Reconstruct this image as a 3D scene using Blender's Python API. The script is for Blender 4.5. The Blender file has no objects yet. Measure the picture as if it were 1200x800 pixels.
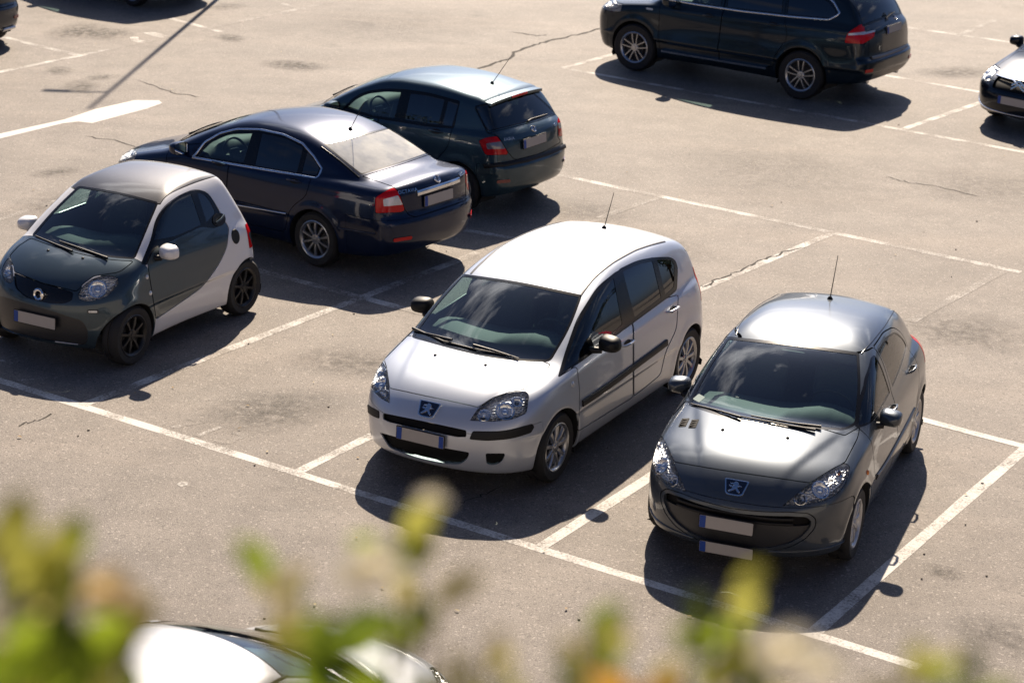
EXPO = 0.87
import bpy, math, random
import numpy as np
from mathutils import Vector, Matrix
random.seed(7); RNG = np.random.default_rng(7)
SC = bpy.context.scene
COL = SC.collection
rad = math.radians

# ---------------------------------------------------------------- camera constants (px at 1200x800)
CF, CPITCH, CROLL, CH = 2627.46, 0.33228, 0.037423, 7.4745

def world_px(X):
    """world points (n,3) -> photo pixels (n,2) and metres per pixel"""
    d = X - np.array([0, 0, CH]); cp, sp = math.cos(CPITCH), math.sin(CPITCH)
    x = d[:, 0]; w = np.maximum(d[:, 1]*cp - d[:, 2]*sp, .1); y = d[:, 1]*sp + d[:, 2]*cp
    u = CF*x/w; v = CF*y/w
    c, s = math.cos(CROLL), math.sin(CROLL)
    u, v = c*u + s*v, -s*u + c*v
    return np.stack([600+u, 400-v], 1), w/CF

def px_ray(p):
    x = p[0]-600; y = 400-p[1]
    c, s = math.cos(CROLL), math.sin(CROLL); x, y = c*x - s*y, s*x + c*y
    cp, sp = math.cos(CPITCH), math.sin(CPITCH)
    d = np.array([x, CF*cp + y*sp, -CF*sp + y*cp]); return d/np.linalg.norm(d)

def gp(px, py, z=0.0):
    d = px_ray((px, py)); t = (z-CH)/d[2]
    return np.array([d[0]*t, d[1]*t, z])

# ---------------------------------------------------------------- materials
MATS = {}
def mat(name, color=(.5, .5, .5), rough=.5, metal=0., coat=0., coat_rough=.03, spec=.5, emit=None, noise=None, bump=None, alpha=None):
    if name in MATS: return MATS[name]
    m = bpy.data.materials.new(name); m.use_nodes = True
    nt = m.node_tree; b = nt.nodes['Principled BSDF']
    b.inputs['Base Color'].default_value = (*color, 1); b.inputs['Roughness'].default_value = rough
    b.inputs['Metallic'].default_value = metal; b.inputs['Coat Weight'].default_value = coat
    b.inputs['Coat Roughness'].default_value = coat_rough; b.inputs['Specular IOR Level'].default_value = spec
    tc = nt.nodes.new('ShaderNodeTexCoord')
    if noise:   # (scale, amount of colour variation)
        n = nt.nodes.new('ShaderNodeTexNoise'); n.inputs['Scale'].default_value = noise[0]; n.inputs['Detail'].default_value = 6
        nt.links.new(tc.outputs['Object'], n.inputs['Vector'])
        mx = nt.nodes.new('ShaderNodeMix'); mx.data_type = 'RGBA'
        a = noise[1]
        mx.inputs[6].default_value = tuple(max(0, c*(1-a)) for c in color)+(1,)
        mx.inputs[7].default_value = tuple(min(1, c*(1+a)) for c in color)+(1,)
        nt.links.new(n.outputs['Fac'], mx.inputs[0]); nt.links.new(mx.outputs[2], b.inputs['Base Color'])
    if bump:
        n2 = nt.nodes.new('ShaderNodeTexNoise'); n2.inputs['Scale'].default_value = bump[0]; n2.inputs['Detail'].default_value = 4
        nt.links.new(tc.outputs['Object'], n2.inputs['Vector'])
        bp = nt.nodes.new('ShaderNodeBump'); bp.inputs['Strength'].default_value = bump[1]; bp.inputs['Distance'].default_value = .01
        nt.links.new(n2.outputs['Fac'], bp.inputs['Height']); nt.links.new(bp.outputs['Normal'], b.inputs['Normal'])
    MATS[name] = m; return m

def paint(name, color, metal=.55, rough=.38, dust_glare=.12, coat=1.):
    """car paint: metallic flake under clear coat, with a thin dusty film"""
    if name in MATS: return MATS[name]
    m = mat(name, color, rough, metal, coat=coat, coat_rough=.02, spec=.5 if coat >= 1 else .15)
    nt = m.node_tree; b = nt.nodes['Principled BSDF']
    tc = nt.nodes.new('ShaderNodeTexCoord')
    n = nt.nodes.new('ShaderNodeTexNoise'); n.inputs['Scale'].default_value = 3.1; n.inputs['Detail'].default_value = 8; n.inputs['Roughness'].default_value = .7
    nt.links.new(tc.outputs['Object'], n.inputs['Vector'])
    r = nt.nodes.new('ShaderNodeMapRange'); r.inputs[1].default_value = .35; r.inputs[2].default_value = .8; r.inputs[3].default_value = 0; r.inputs[4].default_value = dust_glare
    nt.links.new(n.outputs['Fac'], r.inputs[0])
    mx = nt.nodes.new('ShaderNodeMix'); mx.data_type = 'RGBA'
    mx.inputs[6].default_value = (*color, 1); mx.inputs[7].default_value = (.30, .27, .23, 1)
    nt.links.new(r.outputs[0], mx.inputs[0]); nt.links.new(mx.outputs[2], b.inputs['Base Color'])
    r2 = nt.nodes.new('ShaderNodeMapRange'); r2.inputs[1].default_value = .3; r2.inputs[2].default_value = .8; r2.inputs[3].default_value = .02; r2.inputs[4].default_value = .10
    nt.links.new(n.outputs['Fac'], r2.inputs[0]); nt.links.new(r2.outputs[0], b.inputs['Coat Roughness'])
    return m

def glass(name, tint=(.35, .42, .42), rough=.0, refl=1.0, f0=.07, dust_glare=0.):
    """thin car glass: tinted transmission plus a mirror-like reflection by fresnel"""
    if name in MATS: return MATS[name]
    m = bpy.data.materials.new(name); m.use_nodes = True; nt = m.node_tree; nt.nodes.clear()
    out = nt.nodes.new('ShaderNodeOutputMaterial'); mx = nt.nodes.new('ShaderNodeMixShader')
    t = nt.nodes.new('ShaderNodeBsdfTransparent'); t.inputs[0].default_value = (*tint, 1)
    g = nt.nodes.new('ShaderNodeBsdfGlossy'); g.inputs['Roughness'].default_value = rough; g.inputs['Color'].default_value = (refl, refl, refl, 1)
    # Schlick reflectance from |cos|, the same from both faces of the pane
    geo = nt.nodes.new('ShaderNodeNewGeometry'); dt = nt.nodes.new('ShaderNodeVectorMath'); dt.operation = 'DOT_PRODUCT'
    nt.links.new(geo.outputs['Normal'], dt.inputs[0]); nt.links.new(geo.outputs['Incoming'], dt.inputs[1])
    def mth(op, a, b=None):
        n = nt.nodes.new('ShaderNodeMath'); n.operation = op
        for i, q in enumerate((a, b)):
            if q is None: continue
            if hasattr(q, 'links'): nt.links.new(q, n.inputs[i])
            else: n.inputs[i].default_value = q
        return n.outputs[0]
    fr = mth('ADD', mth('MULTIPLY', mth('POWER', mth('SUBTRACT', 1., mth('ABSOLUTE', dt.outputs['Value'])), 5.), 1-f0), f0)
    nt.links.new(fr, mx.inputs[0]); nt.links.new(t.outputs[0], mx.inputs[1]); nt.links.new(g.outputs[0], mx.inputs[2])
    last = mx.outputs[0]
    if dust_glare:    # pale film: dusty, with sky glare painted into the pane
        tcd = nt.nodes.new('ShaderNodeTexCoord'); nd = nt.nodes.new('ShaderNodeTexNoise'); nd.inputs['Scale'].default_value = 5; nd.inputs['Detail'].default_value = 6; nt.links.new(tcd.outputs['Object'], nd.inputs['Vector'])
        rd = nt.nodes.new('ShaderNodeMapRange'); rd.inputs[1].default_value = .3; rd.inputs[2].default_value = .7; rd.inputs[3].default_value = dust_glare*.6; rd.inputs[4].default_value = dust_glare*1.3; nt.links.new(nd.outputs['Fac'], rd.inputs[0])
        df = nt.nodes.new('ShaderNodeBsdfDiffuse'); df.inputs[0].default_value = (.62, .62, .60, 1); m2 = nt.nodes.new('ShaderNodeMixShader')
        nt.links.new(rd.outputs[0], m2.inputs[0]); nt.links.new(last, m2.inputs[1]); nt.links.new(df.outputs[0], m2.inputs[2]); last = m2.outputs[0]
    nt.links.new(last, out.inputs[0]); MATS[name] = m; return m

# ---------------------------------------------------------------- object helpers
def newobj(name, verts, faces, m, parent=None, smooth=False, normals=None):
    me = bpy.data.meshes.new(name)
    me.from_pydata([tuple(map(float, v)) for v in verts], [], [tuple(map(int, f)) for f in faces])
    if smooth or normals is not None:
        me.polygons.foreach_set('use_smooth', [True]*len(me.polygons))
    me.update()
    if normals is not None:
        me.normals_split_custom_set_from_vertices([tuple(map(float, n)) for n in normals])
    if m is not None:
        for k in (m if isinstance(m, (list, tuple)) else [m]): me.materials.append(k)
    o = bpy.data.objects.new(name, me); COL.objects.link(o)
    if parent is not None: o.parent = parent
    return o

def thing(name, label, cat, loc=(0, 0, 0), rz=0., group=None):
    o = bpy.data.objects.new(name, None); COL.objects.link(o); o.empty_display_size = .2
    o.location = loc; o.rotation_euler = (0, 0, rz); o['label'] = label; o['category'] = cat
    if group: o['group'] = group
    return o

class MB:
    """collects simple solids into one mesh"""
    def __init__(s): s.v = []; s.f = []; s.mi = []
    def add(s, v, f, mi=0):
        b = len(s.v); s.v += [tuple(map(float, p)) for p in v]; s.f += [tuple(int(i)+b for i in q) for q in f]; s.mi += [mi]*len(f)
    def box(s, c, d, rz=0., mi=0, taper=1., M=None):
        x, y, z = d[0]/2, d[1]/2, d[2]/2
        P = [(-x, -y, -z), (x, -y, -z), (x, y, -z), (-x, y, -z), (-x*taper, -y*taper, z), (x*taper, -y*taper, z), (x*taper, y*taper, z), (-x*taper, y*taper, z)]
        co, si = math.cos(rz), math.sin(rz)
        if M is not None: P = [tuple(M @ Vector(p)) for p in P]
        P = [(c[0]+co*p[0]-si*p[1], c[1]+si*p[0]+co*p[1], c[2]+p[2]) for p in P]
        s.add(P, [(0, 3, 2, 1), (4, 5, 6, 7), (0, 1, 5, 4), (1, 2, 6, 5), (2, 3, 7, 6), (3, 0, 4, 7)], mi)
    def tube(s, path, r, n=8, mi=0, cap=True):
        P = np.array(path, float); N = len(P); rr = np.broadcast_to(np.asarray(r, float), (N,))
        T = np.gradient(P, axis=0); T /= np.linalg.norm(T, axis=1)[:, None]+1e-9
        up = np.array([0, 0, 1.]) if abs(T[0, 2]) < .9 else np.array([1., 0, 0])
        V = []; 
        for i in range(N):
            a = np.cross(T[i], up); a /= np.linalg.norm(a)+1e-9; b = np.cross(a, T[i]); up = b
            for k in range(n):
                t = 2*math.pi*k/n; V.append(P[i]+rr[i]*(math.cos(t)*a+math.sin(t)*b))
        F = [(i*n+k, i*n+(k+1) % n, (i+1)*n+(k+1) % n, (i+1)*n+k) for i in range(N-1) for k in range(n)]
        if cap: F += [tuple(range(n-1, -1, -1)), tuple((N-1)*n+k for k in range(n))]
        s.add(V, F, mi)
    def prism(s, pts, h, M=None, mi=0, bevel=0.):
        """polygon in local xy extruded from z=0 to z=h, then transformed"""
        n = len(pts); P = np.array(pts, float); area = 0.5*np.sum(P[:, 0]*np.roll(P[:, 1], -1)-np.roll(P[:, 0], -1)*P[:, 1])
        if area < 0: P = P[::-1]
        V = [(p[0], p[1], 0) for p in P]+[(p[0], p[1], h) for p in P]
        F = [tuple(range(n-1, -1, -1)), tuple(range(n, 2*n))]+[(i, (i+1) % n, n+(i+1) % n, n+i) for i in range(n)]
        if M is not None: V = [tuple(M @ Vector(v)) for v in V]
        s.add(V, F, mi)
    def lathe(s, prof, n=32, M=None, mi=0, close=False):
        """profile [(r, h)] revolved about local y, h along y"""
        V = []; m = len(prof)
        for k in range(n):
            t = 2*math.pi*k/n
            for r, h in prof: V.append((r*math.cos(t), h, r*math.sin(t)))
        F = []
        for k in range(n):
            k2 = (k+1) % n
            for i in range(m-1 if not close else m):
                j = (i+1) % m; F.append((k*m+i, k2*m+i, k2*m+j, k*m+j))
        if M is not None: V = [tuple(M @ Vector(v)) for v in V]
        s.add(V, F, mi)
    def build(s, name, m, parent=None, smooth=False, auto=None, bevel=None):
        o = newobj(name, s.v, s.f, m, parent, smooth)
        if isinstance(m, (list, tuple)): o.data.polygons.foreach_set('material_index', s.mi)
        if auto is not None: 
            o.data.polygons.foreach_set('use_smooth', [True]*len(o.data.polygons)); o.data.set_sharp_from_angle(angle=rad(auto))
        if bevel:
            bm = o.modifiers.new('bevel', 'BEVEL'); bm.width = bevel; bm.segments = 2; bm.limit_method = 'ANGLE'; bm.angle_limit = rad(40)
        return o

# ---------------------------------------------------------------- splines, signed distances
def spl(pts, lo=-4., hi=4., n=3201):
    """natural cubic spline sampled to a table, linear outside; returns f(x)"""
    p = sorted(pts); x = np.array([a for a, b in p], float); y = np.array([b for a, b in p], float); N = len(x)
    if N == 2:
        s = (y[1]-y[0])/(x[1]-x[0]); return lambda t: y[0]+s*(np.asarray(t)-x[0])
    h = np.diff(x); A = np.zeros((N, N)); r = np.zeros(N); A[0, 0] = A[-1, -1] = 1
    for i in range(1, N-1):
        A[i, i-1] = h[i-1]; A[i, i] = 2*(h[i-1]+h[i]); A[i, i+1] = h[i]; r[i] = 6*((y[i+1]-y[i])/h[i]-(y[i]-y[i-1])/h[i-1])
    M = np.linalg.solve(A, r)
    t = np.linspace(lo, hi, n); i = np.clip(np.searchsorted(x, t)-1, 0, N-2); d = t-x[i]
    b = (y[i+1]-y[i])/h[i]-h[i]*(2*M[i]+M[i+1])/6
    f = y[i]+b*d+M[i]/2*d*d+(M[i+1]-M[i])/(6*h[i])*d**3
    s0 = (y[1]-y[0])/h[0]-h[0]*(2*M[0]+M[1])/6; s1 = (y[-1]-y[-2])/h[-1]+h[-1]*(M[-2]+2*M[-1])/6
    f = np.where(t < x[0], y[0]+s0*(t-x[0]), f); f = np.where(t > x[-1], y[-1]+s1*(t-x[-1]), f)
    return lambda q: np.interp(q, t, f)

def pchip(pts, lo=-1., hi=3., n=1601):
    """monotone cubic: no overshoot at ledges"""
    p = sorted(pts); x = np.array([a for a, b in p], float); y = np.array([b for a, b in p], float); h = np.diff(x); d = np.diff(y)/h; m = np.zeros(len(x)); m[0], m[-1] = d[0], d[-1]
    for i in range(1, len(x)-1):
        if d[i-1]*d[i] > 0: w1, w2 = 2*h[i]+h[i-1], h[i]+2*h[i-1]; m[i] = (w1+w2)/(w1/d[i-1]+w2/d[i])
    t = np.linspace(lo, hi, n); i = np.clip(np.searchsorted(x, t)-1, 0, len(x)-2); u = (t-x[i])/h[i]
    f = (2*u**3-3*u**2+1)*y[i]+(u**3-2*u**2+u)*h[i]*m[i]+(-2*u**3+3*u**2)*y[i+1]+(u**3-u**2)*h[i]*m[i+1]
    f = np.where(t < x[0], y[0]+m[0]*(t-x[0]), f); f = np.where(t > x[-1], y[-1]+m[-1]*(t-x[-1]), f)
    k = np.ones(25)/25; f = np.convolve(np.pad(f, 12, mode='edge'), k, 'valid')
    return lambda q: np.interp(q, t, f)

def smax(a, b, k):
    h = np.maximum(k-np.abs(a-b), 0)/k; return np.maximum(a, b)+h*h*h*k/6
def smin(a, b, k): return -smax(-a, -b, k)

def rpoly(pts, r=.02, n=5):
    """polygon with rounded corners; a point may carry its own radius"""
    P = [np.array(p[:2], float) for p in pts]; R = [(p[2] if len(p) > 2 else r) for p in pts]; N = len(P); out = []
    for i in range(N):
        a, b, c = P[i-1], P[i], P[(i+1) % N]
        la, lc = np.linalg.norm(a-b), np.linalg.norm(c-b); q = min(R[i], la*.45, lc*.45)
        if q <= 1e-6: out.append(b); continue
        s = b+(a-b)/la*q; e = b+(c-b)/lc*q
        for k in range(n+1):
            t = k/n; out.append((1-t)**2*s+2*t*(1-t)*b+t*t*e)
    return np.array(out)

def sdpoly(Q, P):
    """signed distance (negative inside) of points Q (n,2) to polygon P (m,2)"""
    lo, hi = P.min(0), P.max(0); mg = .12*(hi-lo).max()
    near = ((Q > lo-mg) & (Q < hi+mg)).all(1)
    if not near.all():
        o = np.maximum(np.maximum(lo-Q, Q-hi), 0); d = np.sqrt((o*o).sum(1))
        if near.any(): d[near] = sdpoly(Q[near], P)
        return d
    d = np.full(len(Q), 1e9); ins = np.zeros(len(Q), bool)
    for i in range(len(P)):
        a, b = P[i-1], P[i]; e = b-a; L = e@e
        if L < 1e-14: continue
        w = Q-a; t = np.clip(w@e/L, 0, 1); v = w-t[:, None]*e; d = np.minimum(d, (v*v).sum(1))
        c = (a[1] > Q[:, 1]) != (b[1] > Q[:, 1])
        if c.any():
            with np.errstate(divide='ignore', invalid='ignore'):
                xx = a[0]+(Q[:, 1]-a[1])/(b[1]-a[1])*(b[0]-a[0])
            ins ^= c & (Q[:, 0] < xx)
    d = np.sqrt(d); return np.where(ins, -d, d)

# ---------------------------------------------------------------- surface nets
def surface_nets(F, lo, hi, h):
    ax = [np.arange(lo[i], hi[i]+h, h) for i in range(3)]
    X, Y, Z = np.meshgrid(*ax, indexing='ij'); S = X.shape
    f = F(np.stack([X.ravel(), Y.ravel(), Z.ravel()], 1)).reshape(S)
    ins = f < 0
    acc = np.zeros((S[0]-1, S[1]-1, S[2]-1, 3)); cnt = np.zeros((S[0]-1, S[1]-1, S[2]-1))
    corners = [(i, j, k) for i in (0, 1) for j in (0, 1) for k in (0, 1)]
    def sl(c): return f[c[0]:S[0]-1+c[0], c[1]:S[1]-1+c[1], c[2]:S[2]-1+c[2]]
    for a in corners:
        for d in range(3):
            if a[d] == 0:
                b = list(a); b[d] = 1; fa, fb = sl(a), sl(b); x = (fa < 0) != (fb < 0)
                t = np.where(x, fa/np.where(x, fa-fb, 1), 0)
                for q in range(3):
                    acc[..., q] += x*(a[q]+(t if q == d else 0))
                cnt += x
    act = cnt > 0; idx = -np.ones(act.shape, int); idx[act] = np.arange(act.sum())
    base = np.argwhere(act); V = (base+acc[act]/cnt[act][:, None])*h+np.array(lo)
    quads = []
    for d in range(3):
        e, g = [q for q in range(3) if q != d]
        n = [s-1 if q == d else s for q, s in enumerate(S)]
        A = ins[tuple(slice(0, S[q]-1) if q == d else slice(None) for q in range(3))]
        B = ins[tuple(slice(1, S[q]) if q == d else slice(None) for q in range(3))]
        X = np.argwhere(A != B)
        ok = (X[:, e] > 0) & (X[:, g] > 0) & (X[:, e] < S[e]-1) & (X[:, g] < S[g]-1); X = X[ok]
        flip = A[tuple(X.T)]
        def cell(de, dg):
            c = X.copy(); c[:, e] += de; c[:, g] += dg; return idx[tuple(c.T)]
        q = np.stack([cell(-1, -1), cell(0, -1), cell(0, 0), cell(-1, 0)], 1)
        if d == 1: flip = ~flip
        q[~flip] = q[~flip][:, ::-1]
        quads.append(q)
    Q = np.concatenate(quads)
    return V, Q

def grad(F, V, e=2e-3):
    g = np.zeros_like(V)
    for d in range(3):
        s = np.zeros(3); s[d] = e; g[:, d] = (F(V+s)-F(V-s))/(2*e)
    return g
# ---------------------------------------------------------------- car bodies
def make_F(S):
    hw = S['hw']; planf = spl(S['planf']); sidep = spl(S['sidep']); lt = spl(S['low_top']); nose = spl(S['nose'], -1, 3); tail = pchip(S['tail'])
    ctop = spl(S['cab_top']); tt = np.linspace(-4, 4, 3201); cs_ = np.gradient(ctop(tt), tt); cslope = lambda q: np.interp(q, tt, cs_)
    cabw = spl(S['cabw'], -1, 3); planc = spl(S['planc']); zb = spl(S['zb'])
    na, npw, ta, tp = S['nose_a'], S['nose_p'], S['tail_a'], S['tail_p']
    crown, rc, cwf, cwr = S['crown'], S['roofcrown'], S['cwf'], S['cwr']
    ksh, kn, kt, kr, ku = S['k']; wb = S['wb']; Rw = S['Rw']; Ra = S['Ra']; fl = S.get('flare', .012); extra = S.get('extra')
    def F(V):
        x, y, z = V[:, 0], V[:, 1], V[:, 2]; ay = np.sqrt(y*y+1e-6); u = ay/hw
        W = hw*planf(x)-sidep(z)
        for cx in (wb/2, -wb/2):
            r = np.sqrt((x-cx)**2+(z-Rw)**2); W = W+fl*np.exp(-((r-Ra-.02)/.055)**2)
        if 'crease' in S:      # (z at x=0, slope, depth): the flank steps in below a shoulder line
            z0, sl, dp = S['crease']; W = W-dp/(1+np.exp(np.clip((z-(z0+sl*x))/.012, -30, 30)))*np.clip((z-.35)/.3, 0, 1)
        side = ay-W
        top = (z-(lt(x)-crown*u**2.2))*.96
        if 'ridge' in S:       # raised bonnet middle between two creases
            (xa, ya), (xb, yb), hh = S['ridge']; yl = ya+(yb-ya)*(x-xa)/(xb-xa); top = top-hh/(1+np.exp(np.clip((ay-yl)/.014, -30, 30)))*np.clip((x-.8)/.3, 0, 1)
        fr = (x-(nose(z)-na*u**npw))*.93
        rr = ((tail(z)+ta*u**tp)-x)*.93
        low = smax(side, top, ksh); low = smax(low, fr, kn); low = smax(low, rr, kt); low = smax(low, zb(x)-z, .07)
        wf = np.clip((x+.3)/.6, 0, 1); wf = wf*wf*(3-2*wf)
        xe = x+cwf*y*y*wf-cwr*y*y*(1-wf)
        dz = cslope(xe); ct = (z-(ctop(xe)-rc*y*y))/np.sqrt(1+dz*dz)
        cw = cabw(z)+planc(x); cs = (ay-cw)*.96
        krx = kr[0]+(kr[1]-kr[0])*np.exp(-(dz/.25)**2)
        cab = smax(smax(ct, cs, krx), .55-z, .05)
        cab = smax(smax(cab, rr+.03, .06), fr+.03, .06)
        return smin(low, cab, ku)
    return F

def edges_boundary(T):
    E = np.concatenate([T[:, [0, 1]], T[:, [1, 2]], T[:, [2, 0]]]); K = np.sort(E, 1)
    key = K[:, 0].astype(np.int64)*10000000+K[:, 1]; u, inv, c = np.unique(key, return_inverse=True, return_counts=True)
    return E[c[inv] == 1]

def components(T):
    u, inv = np.unique(T, return_inverse=True); t = inv.reshape(T.shape); lab = np.arange(len(u))
    while True:
        m = lab[t].min(1); new = lab.copy()
        for j in range(3): np.minimum.at(new, t[:, j], m)
        new = new[new]
        if (new == lab).all(): break
        lab = new
    return np.unique(lab[t[:, 0]], return_inverse=True)[1]

class Car:
    def __init__(s, name, label, pose, S, h=.024, cat='car', group=None):
        s.S = S; s.F = make_F(S); s.pose = pose
        s.root = thing(name, label, cat, (pose[0], pose[1], 0), pose[2], group)
        hw = S['hw']; x1 = max(p[1] for p in S['nose'])+.1; x0 = min(p[1] for p in S['tail'])-.16; z1 = max(p[1] for p in S['cab_top'])+.1
        V, Q = surface_nets(s.F, (x0, -hw-.1, .02), (x1, hw+.1, z1), h)
        nb = None
        for it in range(3):     # even out, then pull on to the surface
            A = np.zeros_like(V); c = np.zeros(len(V))
            for i in range(4):
                for j in (1, 3):
                    np.add.at(A, Q[:, i], V[Q[:, (i+j) % 4]]); np.add.at(c, Q[:, i], 1)
            V = V*.5+.5*A/np.maximum(c, 1)[:, None]
            V = s.project(V)
        s.V = V; s.T = np.concatenate([Q[:, [0, 1, 2]], Q[:, [0, 2, 3]]])
        s.N = None; s.recs = {}; s.seams = []; s.rough = (V.copy(), s.T.copy())
        s.orient()
    def project(s, V, n=4):
        for _ in range(n):
            g = grad(s.F, V); f = s.F(V); V = V-(f/np.maximum((g*g).sum(1), .05))[:, None]*g
        return V
    def orient(s):
        a, b, c = s.V[s.T[:, 0]], s.V[s.T[:, 1]], s.V[s.T[:, 2]]
        n = np.cross(b-a, c-a); m = (a+b+c)/3; g = grad(s.F, m)
        if ((n*g).sum(1) < 0).mean() > .5: s.T = s.T[:, ::-1]
    # ---- projections
    def toworld(s, V):
        c, q = math.cos(s.pose[2]), math.sin(s.pose[2])
        return np.stack([s.pose[0]+c*V[:, 0]-q*V[:, 1], s.pose[1]+q*V[:, 0]+c*V[:, 1], V[:, 2]], 1)
    def camlocal(s, px):
        d = px_ray(px); c, q = math.cos(-s.pose[2]), math.sin(-s.pose[2])
        o = np.array([-s.pose[0], -s.pose[1], CH])
        r = lambda v: np.array([c*v[0]-q*v[1], q*v[0]+c*v[1], v[2]])
        return r(o), r(d)
    def hit(s, o, d, tmin=0., tmax=60., step=.02):
        """first hit of a ray with the body, and the normal there"""
        o = np.asarray(o, float); d = np.asarray(d, float)/np.linalg.norm(d)
        t = np.arange(tmin, tmax, step); f = s.F(o+t[:, None]*d); i = np.argmax(f < 0)
        if f[i] >= 0: return None
        a, b = t[max(i-1, 0)], t[i]
        for _ in range(30):
            m = (a+b)/2
            if s.F((o+m*d)[None])[0] < 0: b = m
            else: a = m
        p = o+b*d; n = grad(s.F, p[None])[0]; return p, n/np.linalg.norm(n)
    def hpx(s, px):
        o, d = s.camlocal(px); L = np.linalg.norm(o[:2])
        r = s.hit(o, d, max(L-4, 0), L+6, .03)
        if r is None:   # just past the outline: nearest point
            t = np.linspace(max(L-4, 0), L+6, 400); P = o+t[:, None]*d; i = np.argmin(s.F(P)); p = s.project(P[i:i+1], 6)[0]; n = grad(s.F, p[None])[0]; return p, n/np.linalg.norm(n)
        return r
    def side(s, x, z, sg=1):
        return s.hit((x, sg*1.6, z), (0, -sg, 0), 0, 1.6)
    def front(s, y, z): return s.hit((3.2, y, z), (-1, 0, 0), 0, 3)
    def rear(s, y, z): return s.hit((-3.4, y, z), (1, 0, 0), 0, 3)
    def top(s, x, y): return s.hit((x, y, 2.2), (0, 0, -1), 0, 2)
    # ---- region functions: all give signed distance in metres, negative inside
    def xz(s, pts, r=.03, sg=1, ymin=.2):
        P = rpoly(pts, r)
        return lambda V: np.maximum(sdpoly(V[:, [0, 2]], P), ymin-sg*V[:, 1])
    def yz(s, pts, r=.03, xmin=.5, end=1):
        P = rpoly(pts, r)
        return lambda V: np.maximum(sdpoly(V[:, [1, 2]], P), xmin-end*V[:, 0])
    def xy(s, pts, r=.03, zmin=.5):
        P = rpoly(pts, r)
        return lambda V: np.maximum(sdpoly(V[:, [0, 1]], P), zmin-V[:, 2])
    def img(s, pts, r=2., mir=False, lim=None, sym=False):
        """outline given in photo pixels, carried on to the body along the sight lines; mir: its mirror image on the far flank"""
        P = rpoly(pts, r)
        o = s.camlocal((600, 400))[0]; lo, hi = P.min(0)-12, P.max(0)+12
        def one(V):
            px, sc = world_px(s.toworld(V)); face = np.full(len(V), -1.)
            m = ((px > lo) & (px < hi)).all(1)
            if m.any():
                g = grad(s.F, V[m]); face[m] = (g*(o-V[m])).sum(1)/np.linalg.norm(o-V[m], axis=1)
            d = sdpoly(px, P)*sc
            d = np.where(face < -.02, np.maximum(d, .05), d)
            if lim is not None: d = np.maximum(d, lim(V))
            return d
        M = np.array([1, -1, 1.])
        if sym: return lambda V: .5*(one(V)+one(V*M))
        if mir: return lambda V: one(V*M)
        return one
    # ---- cutting
    def refine(s, d, T, h):
        V = s.V; m = np.abs(d[T]).min(1) < h*1.3
        e = np.linalg.norm(V[T[:, 0]]-V[T[:, 1]], axis=1); e = np.maximum(e, np.linalg.norm(V[T[:, 1]]-V[T[:, 2]], axis=1))
        m &= e > h
        if not m.any(): return T, False
        A = T[m]; E = np.sort(np.concatenate([A[:, [0, 1]], A[:, [1, 2]], A[:, [2, 0]]]), 1)
        u, inv = np.unique(E, axis=0, return_inverse=True); inv = inv.ravel(); n = len(A); b = len(V)
        s.V = np.concatenate([V, (V[u[:, 0]]+V[u[:, 1]])/2])
        ab, bc, ca = b+inv[:n], b+inv[n:2*n], b+inv[2*n:]
        N = np.concatenate([np.stack([A[:, 0], ab, ca], 1), np.stack([ab, A[:, 1], bc], 1), np.stack([ca, bc, A[:, 2]], 1), np.stack([ab, bc, ca], 1)])
        return np.concatenate([T[~m], N]), True
    def eval(s, fn, T):
        u, inv = np.unique(T, return_inverse=True); d = np.full(len(s.V), 9.); d[u] = fn(s.V[u]); return d
    def split(s, T, fn, off=0., fine=.011):
        """(inside, outside) faces of T for fn < off, cut exactly along the line"""
        for _ in range(2):
            d = s.eval(fn, T)-off; T, ch = s.refine(d, T, fine)
            if not ch: break
        d = s.eval(fn, T)-off; d[np.abs(d) < 1e-5] = 1e-5
        c = (d[T] < 0).sum(1); inn, out, mix = [T[c == 3]], [T[c == 0]], T[(c == 1) | (c == 2)]
        if len(mix):
            E = np.sort(np.concatenate([mix[:, [0, 1]], mix[:, [1, 2]], mix[:, [2, 0]]]), 1)
            E = np.unique(E[(d[E[:, 0]] < 0) != (d[E[:, 1]] < 0)], axis=0)
            t = d[E[:, 0]]/(d[E[:, 0]]-d[E[:, 1]]); b = len(s.V)
            s.V = np.concatenate([s.V, s.V[E[:, 0]]+t[:, None]*(s.V[E[:, 1]]-s.V[E[:, 0]])])
            key = E[:, 0].astype(np.int64)*10000000+E[:, 1]
            def cut(i, j):
                a = np.minimum(i, j).astype(np.int64)*10000000+np.maximum(i, j); return b+np.searchsorted(key, a)
            for one_in in (True, False):
                M = mix[((d[mix] < 0).sum(1) == 1) == one_in]
                if not len(M): continue
                k = np.argmax((d[M] < 0) == one_in, axis=1); r = np.arange(len(M))
                p, q, w = M[r, k], M[r, (k+1) % 3], M[r, (k+2) % 3]; pq, pw = cut(p, q), cut(p, w)
                tri = np.stack([p, pq, pw], 1); quad = np.concatenate([np.stack([pq, q, w], 1), np.stack([pq, w, pw], 1)])
                (inn if one_in else out).append(tri); (out if one_in else inn).append(quad)
        return np.concatenate(inn), np.concatenate(out)
    def take(s, fn, gap=.004, fine=.011, keep=True):
        """remove a region from the body, leaving a dark shut line of the given width round it"""
        inn, out = s.split(s.T, fn, gap/2, fine)
        if gap > 0 and len(inn): inn, seam = s.split(inn, fn, -gap/2, fine)
        if keep and len(inn):       # stray specks go back to the body
            L = components(inn); c = np.bincount(L); big = c[L] >= .12*c.max()
            if not big.all(): out = np.concatenate([out, inn[~big]]); inn = inn[big]
        s.T = out; return inn
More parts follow.
